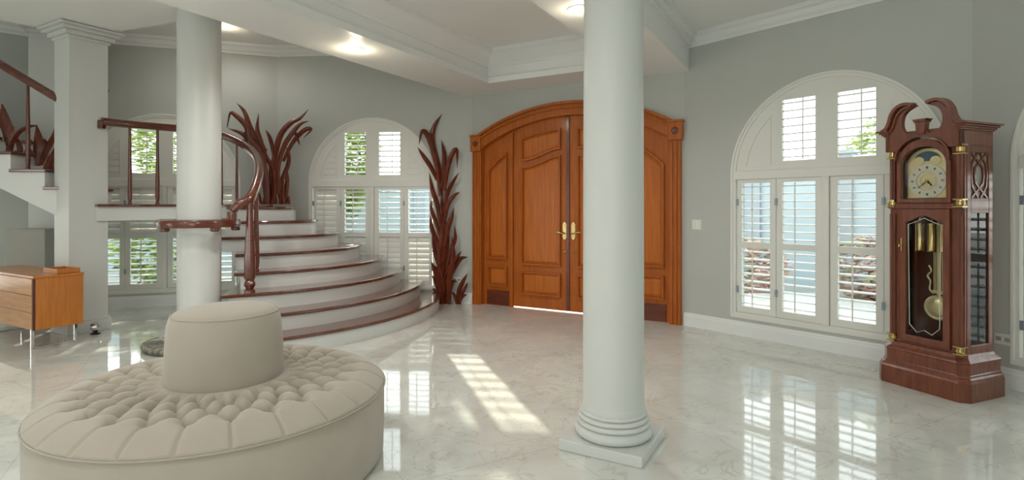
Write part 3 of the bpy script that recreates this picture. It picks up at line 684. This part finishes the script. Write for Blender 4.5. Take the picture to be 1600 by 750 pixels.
MB().lathe([(0.5, 0.012), (0.82, 0.012), (0.833, 0.03), (0.838, 0.2), (0.838, 0.385), (0.831, 0.397), (0.6, 0.397)], 128).build('ottoman_base', M['velvet'], OT, smooth='auto')
MB().tube([(0.842*math.cos(2*PI*j/128), 0.842*math.sin(2*PI*j/128), 0.398) for j in range(128)], 0.0045, 8, closed=True).build('piping', M['velvet'], OT, smooth=True)
MB().lathe([(0.0, 0.0), (0.80, 0.0), (0.80, 0.014), (0.0, 0.014)], 64).build('ottoman_foot', M['black'], OT)
bd = MB().lathe([(0.20, 0.40), (0.287, 0.43), (0.291, 0.52), (0.287, 0.66), (0.278, 0.78), (0.268, 0.815), (0.262, 0.825), (0.256, 0.828), (0.248, 0.838), (0.22, 0.852), (0.14, 0.862), (0.0, 0.866)], 96).build('backrest_drum', M['velvet'], OT, smooth=True)
MB().tube([(0.261*math.cos(2*PI*j/96), 0.261*math.sin(2*PI*j/96), 0.828) for j in range(96)], 0.0035, 8, closed=True).build('piping', M['velvet'], bd, smooth=True)
btn = None
for i in range(5):
    for k in range(NB):
        if i == 4: continue
        a = 2*PI*(k+0.5*(i % 2))/NB; r = R0-DR*i
        if btn is None:
            btn = MB().lathe([(0.008, -0.006), (0.011, 0.0), (0.009, 0.005), (0, 0.0075)], 10).build('tuft_button', M['velvet'], OT, smooth=True); b_ = btn
        else:
            if i*NB+k >= 100: continue
            b_ = btn.copy(); COL.objects.link(b_); b_.parent = OT
        b_.location = (r*math.cos(a), r*math.sin(a), seat_z(r, a)+0.004)

# ------------------------------------------------------------------ longcase clock
CKX, CKY = 3.075, 4.22
cd = D(-67.5)
CKX += 0.035
ck = thing('grandfather_clock', 'tall mahogany grandfather clock with swan-neck pediment and brass pendulum', 'clock', (CKX+0.924*0.205, CKY+0.383*0.205, 0), ang(cd))
def canted(w_, d0, d1, c):      # footprint with canted front corners
    return [(-w_, d1), (-w_, d0+c), (-w_+c, d0), (w_-c, d0), (w_, d0+c), (w_, d1)]
def stack(m, rows, c=0.05):
    rings = []
    for z, wd, d0, d1 in rows: rings.append([m.b.verts.new((x, y, z)) for x, y in canted(wd, d0, d1, c)])
    for A, B in zip(rings, rings[1:]):
        for j in range(6): m.b.faces.new((A[j], A[(j+1) % 6], B[(j+1) % 6], B[j]))
    m.b.faces.new(rings[0][::-1]); m.b.faces.new(rings[-1])
W, DF, DB = 0.25, -0.15, 0.17
def rowz(z, q): return (z, W+q, DF-q, DB+min(q, 0.03))
m = MB(); stack(m, [rowz(0, 0.055), rowz(0.13, 0.055), rowz(0.145, 0.048), rowz(0.155, 0.048), rowz(0.165, 0.036), rowz(0.175, 0.036), rowz(0.185, 0.03), rowz(0.255, 0.03), rowz(0.265, 0.036), rowz(0.275, 0.030), rowz(0.295, 0.010), rowz(0.315, 0.004), rowz(0.32, -0.002)])
m.build('clock_base', M['clock'], ck, bevel=0.003)
cs = MB()        # case frame
cs.box(-W, W, DB-0.015, DB, 0.31, 1.80); cs.box(-W+0.004, W-0.004, DF+0.02, DB, 0.31, 0.335); cs.box(-W+0.004, W-0.004, DF+0.03, DB, 1.355, 1.375)
for s in (-1, 1):
    x0, x1 = (W-0.02, W) if s > 0 else (-W, -W+0.02)
    cs.box(x0, x1, DF+0.045, DF+0.085, 0.31, 1.80); cs.box(x0, x1, DB-0.045, DB, 0.31, 1.80)
    for z0, z1 in ((0.31, 0.375), (1.315, 1.42), (1.745, 1.80)): cs.box(x0, x1, DF+0.085, DB-0.045, z0, z1)
    # front stiles set behind the corner columns
    xa, xb = (0.165, W-0.004) if s > 0 else (-W+0.004, -0.165)
    cs.box(xa, xb, DF+0.028, DF+0.05, 0.31, 1.80)
cs.box(-W+0.002, W-0.002, DF+0.006, DF+0.05, 1.345, 1.385)
cs.build('clock_case', M['clock'], ck, bevel=0.003)
for s in (-1, 1):
    m = MB(); m.box(s*(W-0.012)-0.002, s*(W-0.012)+0.002, DF+0.08, DB-0.04, 0.36, 1.33)
    m.build('side_glass', M['sideglass'], ck)
    m = MB(); x = s*(W-0.008); yc, zc = (DF+0.085+DB-0.045)/2, 1.5825; hw, hh = 0.088, 0.16
    def br(pts, r=0.006): m.sweep([(x, yc+a, zc+b) for a, b in pts], [(-r, -r), (r, -r), (r, r), (-r, r)], up=(1, 0, 0))
    for sx in (-1, 1):
        br([(sx*hw*0.95, -hh), (sx*hw*0.1, -hh*0.62), (-sx*hw*0.45, -hh*0.35), (-sx*hw*0.55, 0), (-sx*hw*0.45, hh*0.35), (sx*hw*0.1, hh*0.62), (sx*hw*0.95, hh)])
        br([(sx*hw*0.15, -hh), (sx*hw*0.85, -hh*0.5), (sx*hw*0.95, 0), (sx*hw*0.85, hh*0.5), (sx*hw*0.15, hh)])
    m.build('side_fretwork', M['clock'], ck)
    m = MB(); m.box(s*(W-0.016)-0.001, s*(W-0.016)+0.001, DF+0.08, DB-0.04, 1.41, 1.75); m.build('fret_backing', M['grey'], ck)
MB().box(-W+0.02, W-0.02, DB-0.022, DB-0.016, 0.33, 1.35).build('back_board', M['clockin'], ck)
# corner columns with brass capitals and bases
for s in (-1, 1):
    x = s*(W-0.028); y = DF+0.022
    for z0, z1, two in ((0.375, 1.305, 1), (1.415, 1.735, 1)):
        L = z1-z0; n = 32
        m = MB(); rr = []
        for z in (z0, z1): rr.append([m.b.verts.new((x+(0.0195-(0.0025 if i % 2 else 0))*math.cos(2*PI*i/n), y+(0.0195-(0.0025 if i % 2 else 0))*math.sin(2*PI*i/n), z)) for i in range(n)])
        for i in range(n): m.b.faces.new((rr[0][i], rr[0][(i+1) % n], rr[1][(i+1) % n], rr[1][i]))
        m.build('corner_column', M['clock'], ck)
    for z0, hgt in ((0.315, 0.06), (1.30, 0.0), (1.355, 0.06), (1.73, 0.07)):
        if hgt == 0: continue
        m = MB(); m.box(x-0.029, x+0.029, y-0.029, y+0.029, z0, z0+0.008); m.lathe([(0.024, 0.006), (0.0275, 0.014), (0.022, 0.02), (0.022, hgt-0.02), (0.0275, hgt-0.014), (0.0275, hgt-0.007)], 16, (x, y, z0))
        m.box(x-0.029, x+0.029, y-0.029, y+0.029, z0+hgt-0.008, z0+hgt)
        for i in range(8):
            m.obox((x+0.023*math.cos(PI*i/4), y+0.023*math.sin(PI*i/4), z0+hgt/2), (0.004, 0.004, hgt*0.22), Matrix.Rotation(PI*i/4, 3, 'Z'))
        m.build('column_capital', M['brass'], ck)
# waist door
def ogee(a, b, z, amp, n=18):
    out = []
    for i in range(n+1):
        q = i/n; out.append((b+(a-b)*q, z+amp*math.sin(PI*q)**2))
    return out
dm = MB(); dm.holed([(-0.165, 0.335), (0.165, 0.335), (0.165, 1.342), (-0.165, 1.342)], [[(-0.122, 0.385), (0.122, 0.385)]+ogee(-0.122, 0.122, 1.245, 0.045)], DF+0.008, DF+0.032)
wd_ = dm.build('waist_door', M['clock'], ck, bevel=0.003)
MB().box(-0.13, 0.13, DF+0.018, DF+0.021, 0.377, 1.30).build('door_glass', M['clockglass'], wd_)
eg = MB(); yq = DF+0.016
eg.sweep([(-0.108, yq, 1.225), (-0.06, yq, 1.245), (0, yq, 1.275), (0.06, yq, 1.245), (0.108, yq, 1.225)], [(-0.0012, -0.003), (0.0012, -0.003), (0.0012, 0.003), (-0.0012, 0.003)], up=(0, 1, 0))
eg.sweep([(-0.108, yq, 1.225), (-0.100, yq, 0.47), (-0.05, yq, 0.415), (0, yq, 0.44), (0.05, yq, 0.415), (0.100, yq, 0.47), (0.108, yq, 1.225)], [(-0.0012, -0.0028), (0.0012, -0.0028), (0.0012, 0.0028), (-0.0012, 0.0028)], up=(0, 1, 0))
eg.build('etched_line', M['plate'], wd_)
MB().box(-0.151, -0.141, DF-0.002, DF+0.01, 1.02, 1.12).tube([(-0.146, DF, 1.07), (-0.146, DF-0.02, 1.07), (-0.150, DF-0.024, 1.05)], 0.004, 8).build('door_pull', M['brass'], wd_)
# hood door with arched glass
def arched(w_, z0, spr, n=20): return [(-w_, z0), (w_, z0)]+[(w_*math.cos(PI*i/n), spr+w_*0.92*math.sin(PI*i/n)) for i in range(n+1)]
hm = MB(); hm.holed([(-0.178, 1.388), (0.178, 1.388)]+[(0.178, 1.68)]+[(0.168*math.cos(PI*i/20), 1.70+0.163*math.sin(PI*i/20)) for i in range(21)]+[(-0.178, 1.68)], [arched(0.150, 1.418, 1.668)], DF-0.004, DF+0.03)
hd_ = hm.build('hood_door', M['clock'], ck, bevel=0.003)
MB().prism(arched(0.154, 1.413, 1.668), DF+0.012, DF+0.015, 'xz').build('door_glass', M['clockglass'], hd_)
MB().box(-0.22, 0.22, DF+0.065, DF+0.075, 1.38, 1.84).build('dial_board', M['clockin'], ck)
yd = DF+0.05
dl = MB().prism(arched(0.137, 1.422, 1.672), yd, yd+0.012, 'xz').build('dial', M['gold'], ck, bevel=0.003)
def ringm(r0, r1, y, th, c=(0, 1.552), n=48):
    m = MB(); m.holed([(c[0]+r1*math.cos(2*PI*i/n), c[1]+r1*math.sin(2*PI*i/n)) for i in range(n)], [[(c[0]+r0*math.cos(2*PI*i/n), c[1]+r0*math.sin(2*PI*i/n)) for i in range(n)]], y, y+th); return m
ringm(0.074, 0.126, yd-0.004, 0.004).build('chapter_ring', M['silver'], dl)
nm = MB()
for i in range(12):
    a = 2*PI*i/12; R3 = Matrix.Rotation(a, 3, 'Y')
    for off in ((-0.004, 0.0, 0.004) if i % 3 else (-0.006, -0.002, 0.002, 0.006)):
        v = R3 @ Vector((off, 0, 0.100)); nm.obox((v.x, yd-0.0048, 1.552+v.z), (0.0009, 0.0006, 0.009), R3)
nm.build('hour_markers', M['black'], dl)
ringm(0.046, 0.056, yd-0.003, 0.003).build('centre_ring', M['silver'], dl)
m = MB(); m.prism([(0.090*math.cos(PI*i/24), 1.700+0.074*math.sin(PI*i/24)) for i in range(25)], yd-0.003, yd, 'xz'); mo_ = m.build('moon_dial', M['moon'], dl)
for s in (-1, 1):
    m = MB(); m.prism([(s*0.055+0.036*math.cos(2*PI*i/24), 1.702+0.032*math.sin(2*PI*i/24)) for i in range(24)], yd-0.0055, yd-0.001, 'xz'); m.build('moon_hump', M['gold'], mo_)
for a, L, wd, nm_ in ((T(138), 0.052, 0.006, 'hour_hand'), (T(228), 0.085, 0.0035, 'minute_hand')):
    R3 = Matrix.Rotation(a, 3, 'Y'); m = MB()
    pts = [(-wd*0.5, -0.012), (wd*0.5, -0.012), (wd, L*0.45), (wd*0.3, L*0.6), (wd*0.9, L*0.75), (0, L), (-wd*0.9, L*0.75), (-wd*0.3, L*0.6), (-wd, L*0.45)]
    m.prism(pts, -0.001, 0.001, 'xz'); m.xf(Matrix.Translation((0, yd-0.009, 1.552)) @ R3.to_4x4()).build(nm_, M['black'], dl)
MB().lathe([(0.008, 0), (0.008, 0.008), (0, 0.010)], 14).xf(Matrix.Translation((0, yd-0.002, 1.552)) @ Matrix.Rotation(PI/2, 4, 'X')).build('hand_boss', M['brass'], dl)
# hood crown: frieze, cornices and swan-neck pediment
HZ = 1.80
fz = MB()
half = [(W-0.0, 1.79), (W+0.0, 1.90), (W+0.006, 1.93)]
# frieze board cut by the arch over the dial
arcp = [(0.178*math.cos(PI*i/20), 1.715+0.168*math.sin(PI*i/20)) for i in range(21)]
swan = []
def swan_half():                 # right half outline from centre outwards, top edge
    return [(0.030, 1.925), (0.050, 1.905), (0.080, 1.905), (0.112, 1.925), (0.132, 1.965), (0.134, 2.01), (0.122, 2.055), (0.096, 2.085), (0.060, 2.105), (0.040, 2.118), (0.075, 2.135), (0.120, 2.135), (0.165, 2.110), (0.195, 2.060), (0.208, 2.005), (0.220, 1.965), (0.245, 1.945), (0.262, 1.94)]
sh = cat_rom([(a, b, 0) for a, b in swan_half()], 4); sh = [(v.x, v.y) for v in sh]
top = sh+[(W, 1.935), (W, 1.785)]
outer = [(a, b) for a, b in top] + [(0.178, 1.785)] + arcp[3:-3] + [(-0.178, 1.785), (-W, 1.785), (-W, 1.935)] + [(-a, b) for a, b in sh[::-1]]
m = MB(); m.holed(outer, [], DF-0.016, DF+0.02); m.build('swan_neck_pediment', M['clock'], ck, bevel=0.004)
# mouldings following the necks, the arch, and the side cornice
m = MB()
for s in (-1, 1):
    pth = cat_rom([(s*0.262, DF-0.024, 1.945), (s*0.230, DF-0.024, 1.965), (s*0.208, DF-0.024, 2.01), (s*0.194, DF-0.024, 2.062), (s*0.164, DF-0.024, 2.108), (s*0.120, DF-0.024, 2.132), (s*0.075, DF-0.024, 2.132), (s*0.046, DF-0.024, 2.120)], 6)
    m.sweep(pth, [(-0.011, -0.026), (0.011, -0.026), (0.015, 0.026), (-0.015, 0.026)], up=(0, 1, 0))
    pth = cat_rom([(s*0.240, DF-0.018, 1.925), (s*0.208, DF-0.018, 1.945), (s*0.186, DF-0.018, 1.992), (s*0.172, DF-0.018, 2.045), (s*0.144, DF-0.018, 2.084), (s*0.108, DF-0.018, 2.106), (s*0.07, DF-0.018, 2.114)], 6)
    m.sweep(pth, [(-0.007, -0.012), (0.007, -0.012), (0.007, 0.012), (-0.007, 0.012)], up=(0, 1, 0))
m.build('neck_moulding', M['clock'], ck, smooth='auto', auto=40)
MB().sweep([(a, DF-0.018, b) for a, b in arcp], [(-0.006, -0.008), (0.006, -0.008), (0.006, 0.008), (-0.006, 0.008)], up=(0, 1, 0)).build('arch_bead', M['clock'], ck)
for s in (-1, 1):
    m = MB()
    for z0, z1, q in ((1.785, 1.90, 0.0), (1.90, 1.912, 0.010), (1.912, 1.925, 0.022), (1.925, 1.938, 0.036), (1.938, 1.952, 0.055)):
        xa, xb = (W-0.03, W+q) if s > 0 else (-W-q, -W+0.03)
        m.box(xa, xb, DF-0.016-q*0.6, DB+q*0.4, z0, z1)
    m.build('side_cornice', M['clock'], ck, bevel=0.002)
MB().box(-W, W, DF, DB, 1.90, 1.93).build('hood_top', M['clock'], ck)
m = MB(); m.prism([(-0.026, 1.90), (0.026, 1.90), (0.034, 1.985), (-0.034, 1.985)], DF-0.03, DF+0.02, 'xz')
m.box(-0.042, 0.042, DF-0.036, DF+0.026, 1.985, 1.994); m.prism([(-0.036, 1.994), (0.036, 1.994), (0.052, 2.008), (-0.052, 2.008)], DF-0.04, DF+0.03, 'xz')
m.build('centre_plinth', M['clock'], ck, bevel=0.002)
# pendulum, weights and chime rods
pm_ = MB(); pm_.box(-0.012, 0.012, 0.02, 0.026, 0.62, 1.34)
for i in range(7): pm_.tube([((i-3)*0.011, 0.023, 0.72), ((i-3)*0.011, 0.023, 1.20)], 0.003, 8)
pm_.box(-0.042, 0.042, 0.018, 0.028, 0.70, 0.725); pm_.box(-0.042, 0.042, 0.018, 0.028, 1.195, 1.215)
for s in (-1, 1): pm_.tube(cat_rom([(s*0.035, 0.02, 0.70), (s*0.06, 0.02, 0.73), (s*0.055, 0.02, 0.79), (s*0.075, 0.02, 0.83), (s*0.05, 0.02, 0.87), (s*0.065, 0.02, 0.91)], 6), 0.006, 8)
pen = pm_.build('pendulum', M['gold'], ck, smooth='auto')
pm_ = MB(); pm_.lathe([(0.0, -0.012), (0.088, -0.010), (0.095, 0.0), (0.085, 0.010), (0.070, 0.008), (0.062, 0.014), (0.03, 0.022), (0.0, 0.024)], 48)
pm_.xf(Matrix.Translation((0, 0.012, 0.595)) @ Matrix.Rotation(PI/2, 4, 'X')).build('pendulum_bob', M['gold'], pen, smooth='auto')
for x in (-0.085, -0.005, 0.075):
    m = MB(); m.lathe([(0, 0), (0.026, 0.0), (0.029, 0.006), (0.026, 0.012), (0.026, 0.20), (0.029, 0.206), (0.029, 0.214), (0.010, 0.222), (0.004, 0.24)], 24, (x, -0.045, 1.02)); m.tube([(x, -0.045, 1.25), (x, -0.045, 1.38)], 0.0025, 6)
    m.build('weight', M['brass'], ck, smooth='auto')
for i in range(5): 
    MB().tube([(0.02+i*0.021, 0.085, 0.80-0.03*i), (0.02+i*0.021, 0.085, 1.35)], 0.0045, 8).build('chime_rod', M['silver'], ck, smooth=True)

ck.scale = (1.08, 1.15, 1.03)
# ------------------------------------------------------------------ credenza and its tray, panel, ornament
fd = Vector((-0.872, 0.489)); 
cr0 = Vector((-4.63, 5.35))
cz = thing('credenza', 'low wooden three-drawer credenza on chrome sled legs at left edge', 'cabinet', (cr0.x, cr0.y, 0), math.atan2(-fd.y, -fd.x))
# local x runs from far end (-) to near corner (0), local y into its depth
LN, DP, ZB, ZT = 1.45, 0.42, 0.20, 0.725
MB().box(-LN, -0.0, 0.02, DP, ZB, ZT-0.025).build('carcass', M['credenza'], cz, bevel=0.003)
MB().box(-LN-0.004, 0.006, 0.0, DP+0.004, ZT-0.024, ZT).build('top_panel', M['credenza'], cz, bevel=0.003)
for i in range(3):
    z0 = ZB+0.004+i*0.166; MB().box(-LN+0.005, -0.025, -0.002, 0.02, z0, z0+0.161).build('drawer', M['credfront'], cz, bevel=0.003)
MB().box(-0.021, -0.002, 0.002, 0.02, ZB, ZT-0.026).build('end_stile', M['clockin'], cz)
for x in (-0.10, -LN+0.10):
    m = MB(); q = 0.012
    for y_ in (0.03, DP-0.03): m.box(x-q, x+q, y_-q, y_+q, 0.0, ZB)
    m.box(x-q, x+q, 0.039, DP-0.039, 0.0, 0.022); m.box(x-q, x+q, 0.039, DP-0.039, ZB-0.014, ZB)
    m.build('sled_leg', M['chrome'], cz)
v = cr0+fd*0.02+Vector((0.742, 0.67))*0.27
m = MB(); m.box(-0.14, 0.14, -0.09, 0.09, 0, 0.012)
for a in ((-0.15, -0.135), (0.135, 0.15)): m.box(a[0], a[1], -0.10, 0.10, 0.0, 0.048)
for a in ((-0.10, -0.085), (0.085, 0.10)): m.box(-0.135, 0.135, a[0], a[1], 0.0, 0.048)
tag(m.build('wooden_tray', M['credenza'], loc=(cr0.x+0.489*0.30-0.872*0.17, cr0.y+0.872*0.30+0.489*0.17, ZT+0.001), rz=math.atan2(-fd.y, -fd.x), bevel=0.003), 'small shallow wooden tray lying on top of the credenza', 'tray')
pv = on_plane(10, 358, (0, 6.62), (1, 0)); pw = on_plane(70, 358, (0, 6.62), (1, 0))
pd_ = thing('pedestal', 'plain grey pedestal behind the credenza, under the upper stair flight', 'pedestal', ((pv.x+pw.x)/2, 6.70, 0))
hw = (pw.x-pv.x)/2
MB().box(-hw, hw, -0.08, 0.25, 0, pv.z-0.02).build('pedestal_body', M['grey'], pd_, bevel=0.004)
MB().box(-hw-0.003, hw+0.003, -0.083, 0.253, pv.z-0.02, pv.z).build('pedestal_top', M['grey'], pd_, bevel=0.003)
sv = on_floor(149, 522)
og_ = thing('chrome_ornament', 'small shiny chrome ornament on the floor against the square pillar base', 'ornament', (sv.x, sv.y, 0))
MB().lathe([(0.0, 0.0), (0.045, 0.0), (0.05, 0.008), (0.02, 0.02), (0.015, 0.03)], 20).build('ornament_base', M['black'], og_, smooth='auto')
MB().lathe([(0.0, 0.02)]+[(0.055*math.sin(PI*i/12), 0.08-0.055*math.cos(PI*i/12)) for i in range(1, 12)]+[(0.0, 0.135)], 9).build('ornament_body', M['chrome'], og_)

# ------------------------------------------------------------------ switches, outlets, vents
def plate(name, x, y, o, d, label, cat, wd, ht, kind):
    v = on_plane(x, y, o, d, 0.0); r = thing(name, label, cat, v, ang(d))
    MB().box(-wd/2, wd/2, -0.007, 0.0, -ht/2, ht/2).build('cover_plate', M['plate'], r, bevel=0.002)
    if kind == 'switch':
        for q in (-0.025, 0.025): MB().box(q-0.014, q+0.014, -0.011, -0.006, -0.03, 0.03).build('rocker', M['plate'], r, bevel=0.002)
    else:
        for q in (-0.03, 0.03): MB().box(q-0.018, q+0.018, -0.010, -0.006, -0.016, 0.016).build('socket', M['grey'], r, bevel=0.002)
    return r
plate('light_switch', 1089, 351, C1, dW3, 'white double light switch on the wall between front doors and right window', 'switch', 0.115, 0.115, 'switch')
plate('power_outlet', 1568, 530, C0, dW4, 'white power outlet on the wall just right of the clock', 'outlet', 0.12, 0.085, 'outlet')
plate('power_outlet', 714, 437, C3, dW2, 'small white power outlet on the wall behind the tall leaf sculpture', 'outlet', 0.10, 0.075, 'outlet')
for x, y, lb in ((1336, 574, 'pale floor vent by the baseboard below the right window'), (1086, 521, 'pale floor vent by the baseboard near the right door jamb')):
    v = on_floor(x, y); r = thing('floor_vent', lb, 'vent', (v.x, v.y, 0), ang(dW3))
    m = MB(); m.holed([(-0.15, -0.045), (0.15, -0.045), (0.15, 0.045), (-0.15, 0.045)], [[(-0.135, -0.03), (0.135, -0.03), (0.135, 0.03), (-0.135, 0.03)]], 0, 0.003)
    m.xf(Matrix.Rotation(-PI/2, 4, 'X')); m.xf(Matrix.Translation((0, 0, 0.004))).build('vent_frame', M['plate'], r)
    m = MB()
    for i in range(12): m.box(-0.128+i*0.0225, -0.118+i*0.0225, -0.03, 0.03, 0.0005, 0.003)
    m.build('vent_slats', M['plate'], r)

# ------------------------------------------------------------------ recessed lights
def downlight(x, y, h, label, e, r=0.075, drop=0.10, at=None, watts=66):
    Z = (h-EYE)*F/(HY-y); X = (x-CX)/F*Z
    if at: X, Z = at
    o = thing('recessed_light', label, 'ceiling light', (X, Z, h))
    m = MB(); m.lathe([(r, -0.001), (r+0.005, -0.012), (r+0.022, -0.006), (r+0.024, 0.0)], 40); m.build('trim_ring', M['white'], o, smooth='auto')
    MB().lathe([(0, -0.003), (r*0.99, -0.003), (r*0.99, -0.008), (0, -0.009)], 40).build('lamp_lens', M['lamp'], o, smooth='auto')
    l = bpy.data.lights.new('bulb_light', 'POINT'); l.energy = e; l.color = (1, 0.86, 0.62); l.shadow_soft_size = 0.05
    lo = bpy.data.objects.new('bulb_light', l); COL.objects.link(lo); lo.parent = o; lo.location = (0, 0, -drop)
    l = bpy.data.lights.new('bulb_beam', 'SPOT'); l.energy = watts; l.color = (1, 0.97, 0.93); l.shadow_soft_size = 0.08; l.spot_size = T(172); l.spot_blend = 0.6
    lo = bpy.data.objects.new('bulb_beam', l); COL.objects.link(lo); lo.parent = o; lo.location = (0, 0, -0.03)
downlight(555, 77, SF, 'recessed ceiling light glowing in the left ceiling beam', 5)
downlight(905, 14, SF, 'recessed ceiling light glowing beside the top of the front column', 3)
downlight(352, 42, HC, 'recessed ceiling light above the stair, beside the ringed column', 3, 0.04, watts=26)

for p_, s_, lb in ((0.36, 4.7, 'added fill light in the left beam, just out of view'), (2.88, 6.2, 'added fill light in the right beam, out of view'), (0.36, 6.9, 'added fill light in the left beam, furthest out of view')):  # unseen lights added along the beams to brighten the back of the room
    downlight(0, 0, SF, lb, 4, at=pt(p_, s_))
# ------------------------------------------------------------------ outside
MB().box(-40, 40, 9.25, 60, -0.35, -0.12).build('garden_ground', M['pave'], kind='structure')
MB().box(5.0, 40, -10, 9.25, -0.36, -0.13).build('garden_ground_side', M['pave'], kind='structure')
def bush(x, y, rx, ry, z0, z1, n, label, mt='leaf', name='garden_bush', group=None, trunk=False):
    rr = random.Random(int(x*100+y*10)); o = thing(name, label, 'tree' if trunk else 'bush', (x, y, -0.12), group=group)
    m = MB(); zc, hz = (z0+z1)/2, (z1-z0)/2
    for i in range(n):
        u = rr.uniform(-1, 1); a = rr.uniform(0, 2*PI); q = math.sqrt(1-u*u)*(0.55+0.45*rr.random()**0.5)
        c = Vector((rx*q*math.cos(a), ry*q*math.sin(a), zc+hz*u*(0.6+0.4*rr.random())))
        R3 = Matrix.Rotation(rr.uniform(0, 6.28), 3, 'Z') @ Matrix.Rotation(rr.uniform(-1, 1), 3, 'X'); s = rr.uniform(0.05, 0.10)
        vv = [c+R3 @ Vector(w_) for w_ in ((-s, 0, 0), (0, -s*0.4, s*0.15), (s*1.3, 0, 0), (0, s*0.4, s*0.15))]
        m.faces(vv, [(0, 1, 2, 3)])
    m.build('foliage', M[mt], o)
    MB().tube([(0, 0, 0), (0.03, 0.02, z0+0.5*hz), (0, 0.05, zc)], 0.10 if trunk else 0.04, 8).build('trunk', M['bark'], o, smooth=True)
def garden_wall(a, b, h, label, gates):
    a, b = Vector(a), Vector(b); d = (b-a).normalized(); L = (b-a).length
    o = thing('garden_wall', label, 'wall', (a.x, a.y, -0.12), ang(d))
    MB().box(0, L, 0, 0.2, 0, h).build('wall_body', M['render'], o)
    MB().box(-0.05, L+0.05, -0.05, 0.25, h, h+0.08).build('coping', M['plate'], o)
    n = int(L/1.6)
    for i in range(n+1):
        x = L*i/n; m = MB(); m.box(x-0.14, x+0.14, -0.07, 0.27, 0, h+0.12); m.box(x-0.18, x+0.18, -0.11, 0.31, h+0.12, h+0.19); m.build('wall_post', M['alu'], o)
garden_wall((2.6, 13.4), (10.5, 5.4), 2.35, 'pale blue-grey garden wall seen through the right window shutters', 0)
garden_wall((-11.5, 13.6), (-0.6, 14.6), 2.2, 'pale blue-grey garden wall seen through the windows behind the stair', 0)
bush(-6.5, 10.4, 1.0, 0.7, 0.0, 1.5, 1600, 'green garden bush outside the window under the stair landing')
bush(-4.6, 10.9, 0.7, 0.7, 0.0, 1.3, 1200, 'green garden bush outside, seen between ringed column and stair')
bush(-7.0, 12.4, 1.5, 1.0, 1.1, 5.2, 7000, 'garden tree outside the window behind the landing handrail', name='garden_tree', trunk=True)
bush(-4.10, 12.5, 1.12, 0.9, 1.0, 4.6, 9000, 'garden tree outside the window right of the stair-top leaf sculpture', name='garden_tree', trunk=True)
bush(4.0, 9.6, 0.8, 0.7, 0.0, 1.0, 1200, 'pink flowering bush outside the right window, seen behind its lower left shutters', 'leafred')
bush(5.6, 8.6, 0.7, 0.7, 0.0, 1.1, 1200, 'pink flowering bush outside the right window, nearer the clock', 'leafred')
bush(7.8, 11.4, 0.9, 0.8, 1.4, 3.5, 1500, 'garden tree outside the right window', name='garden_tree', trunk=True)
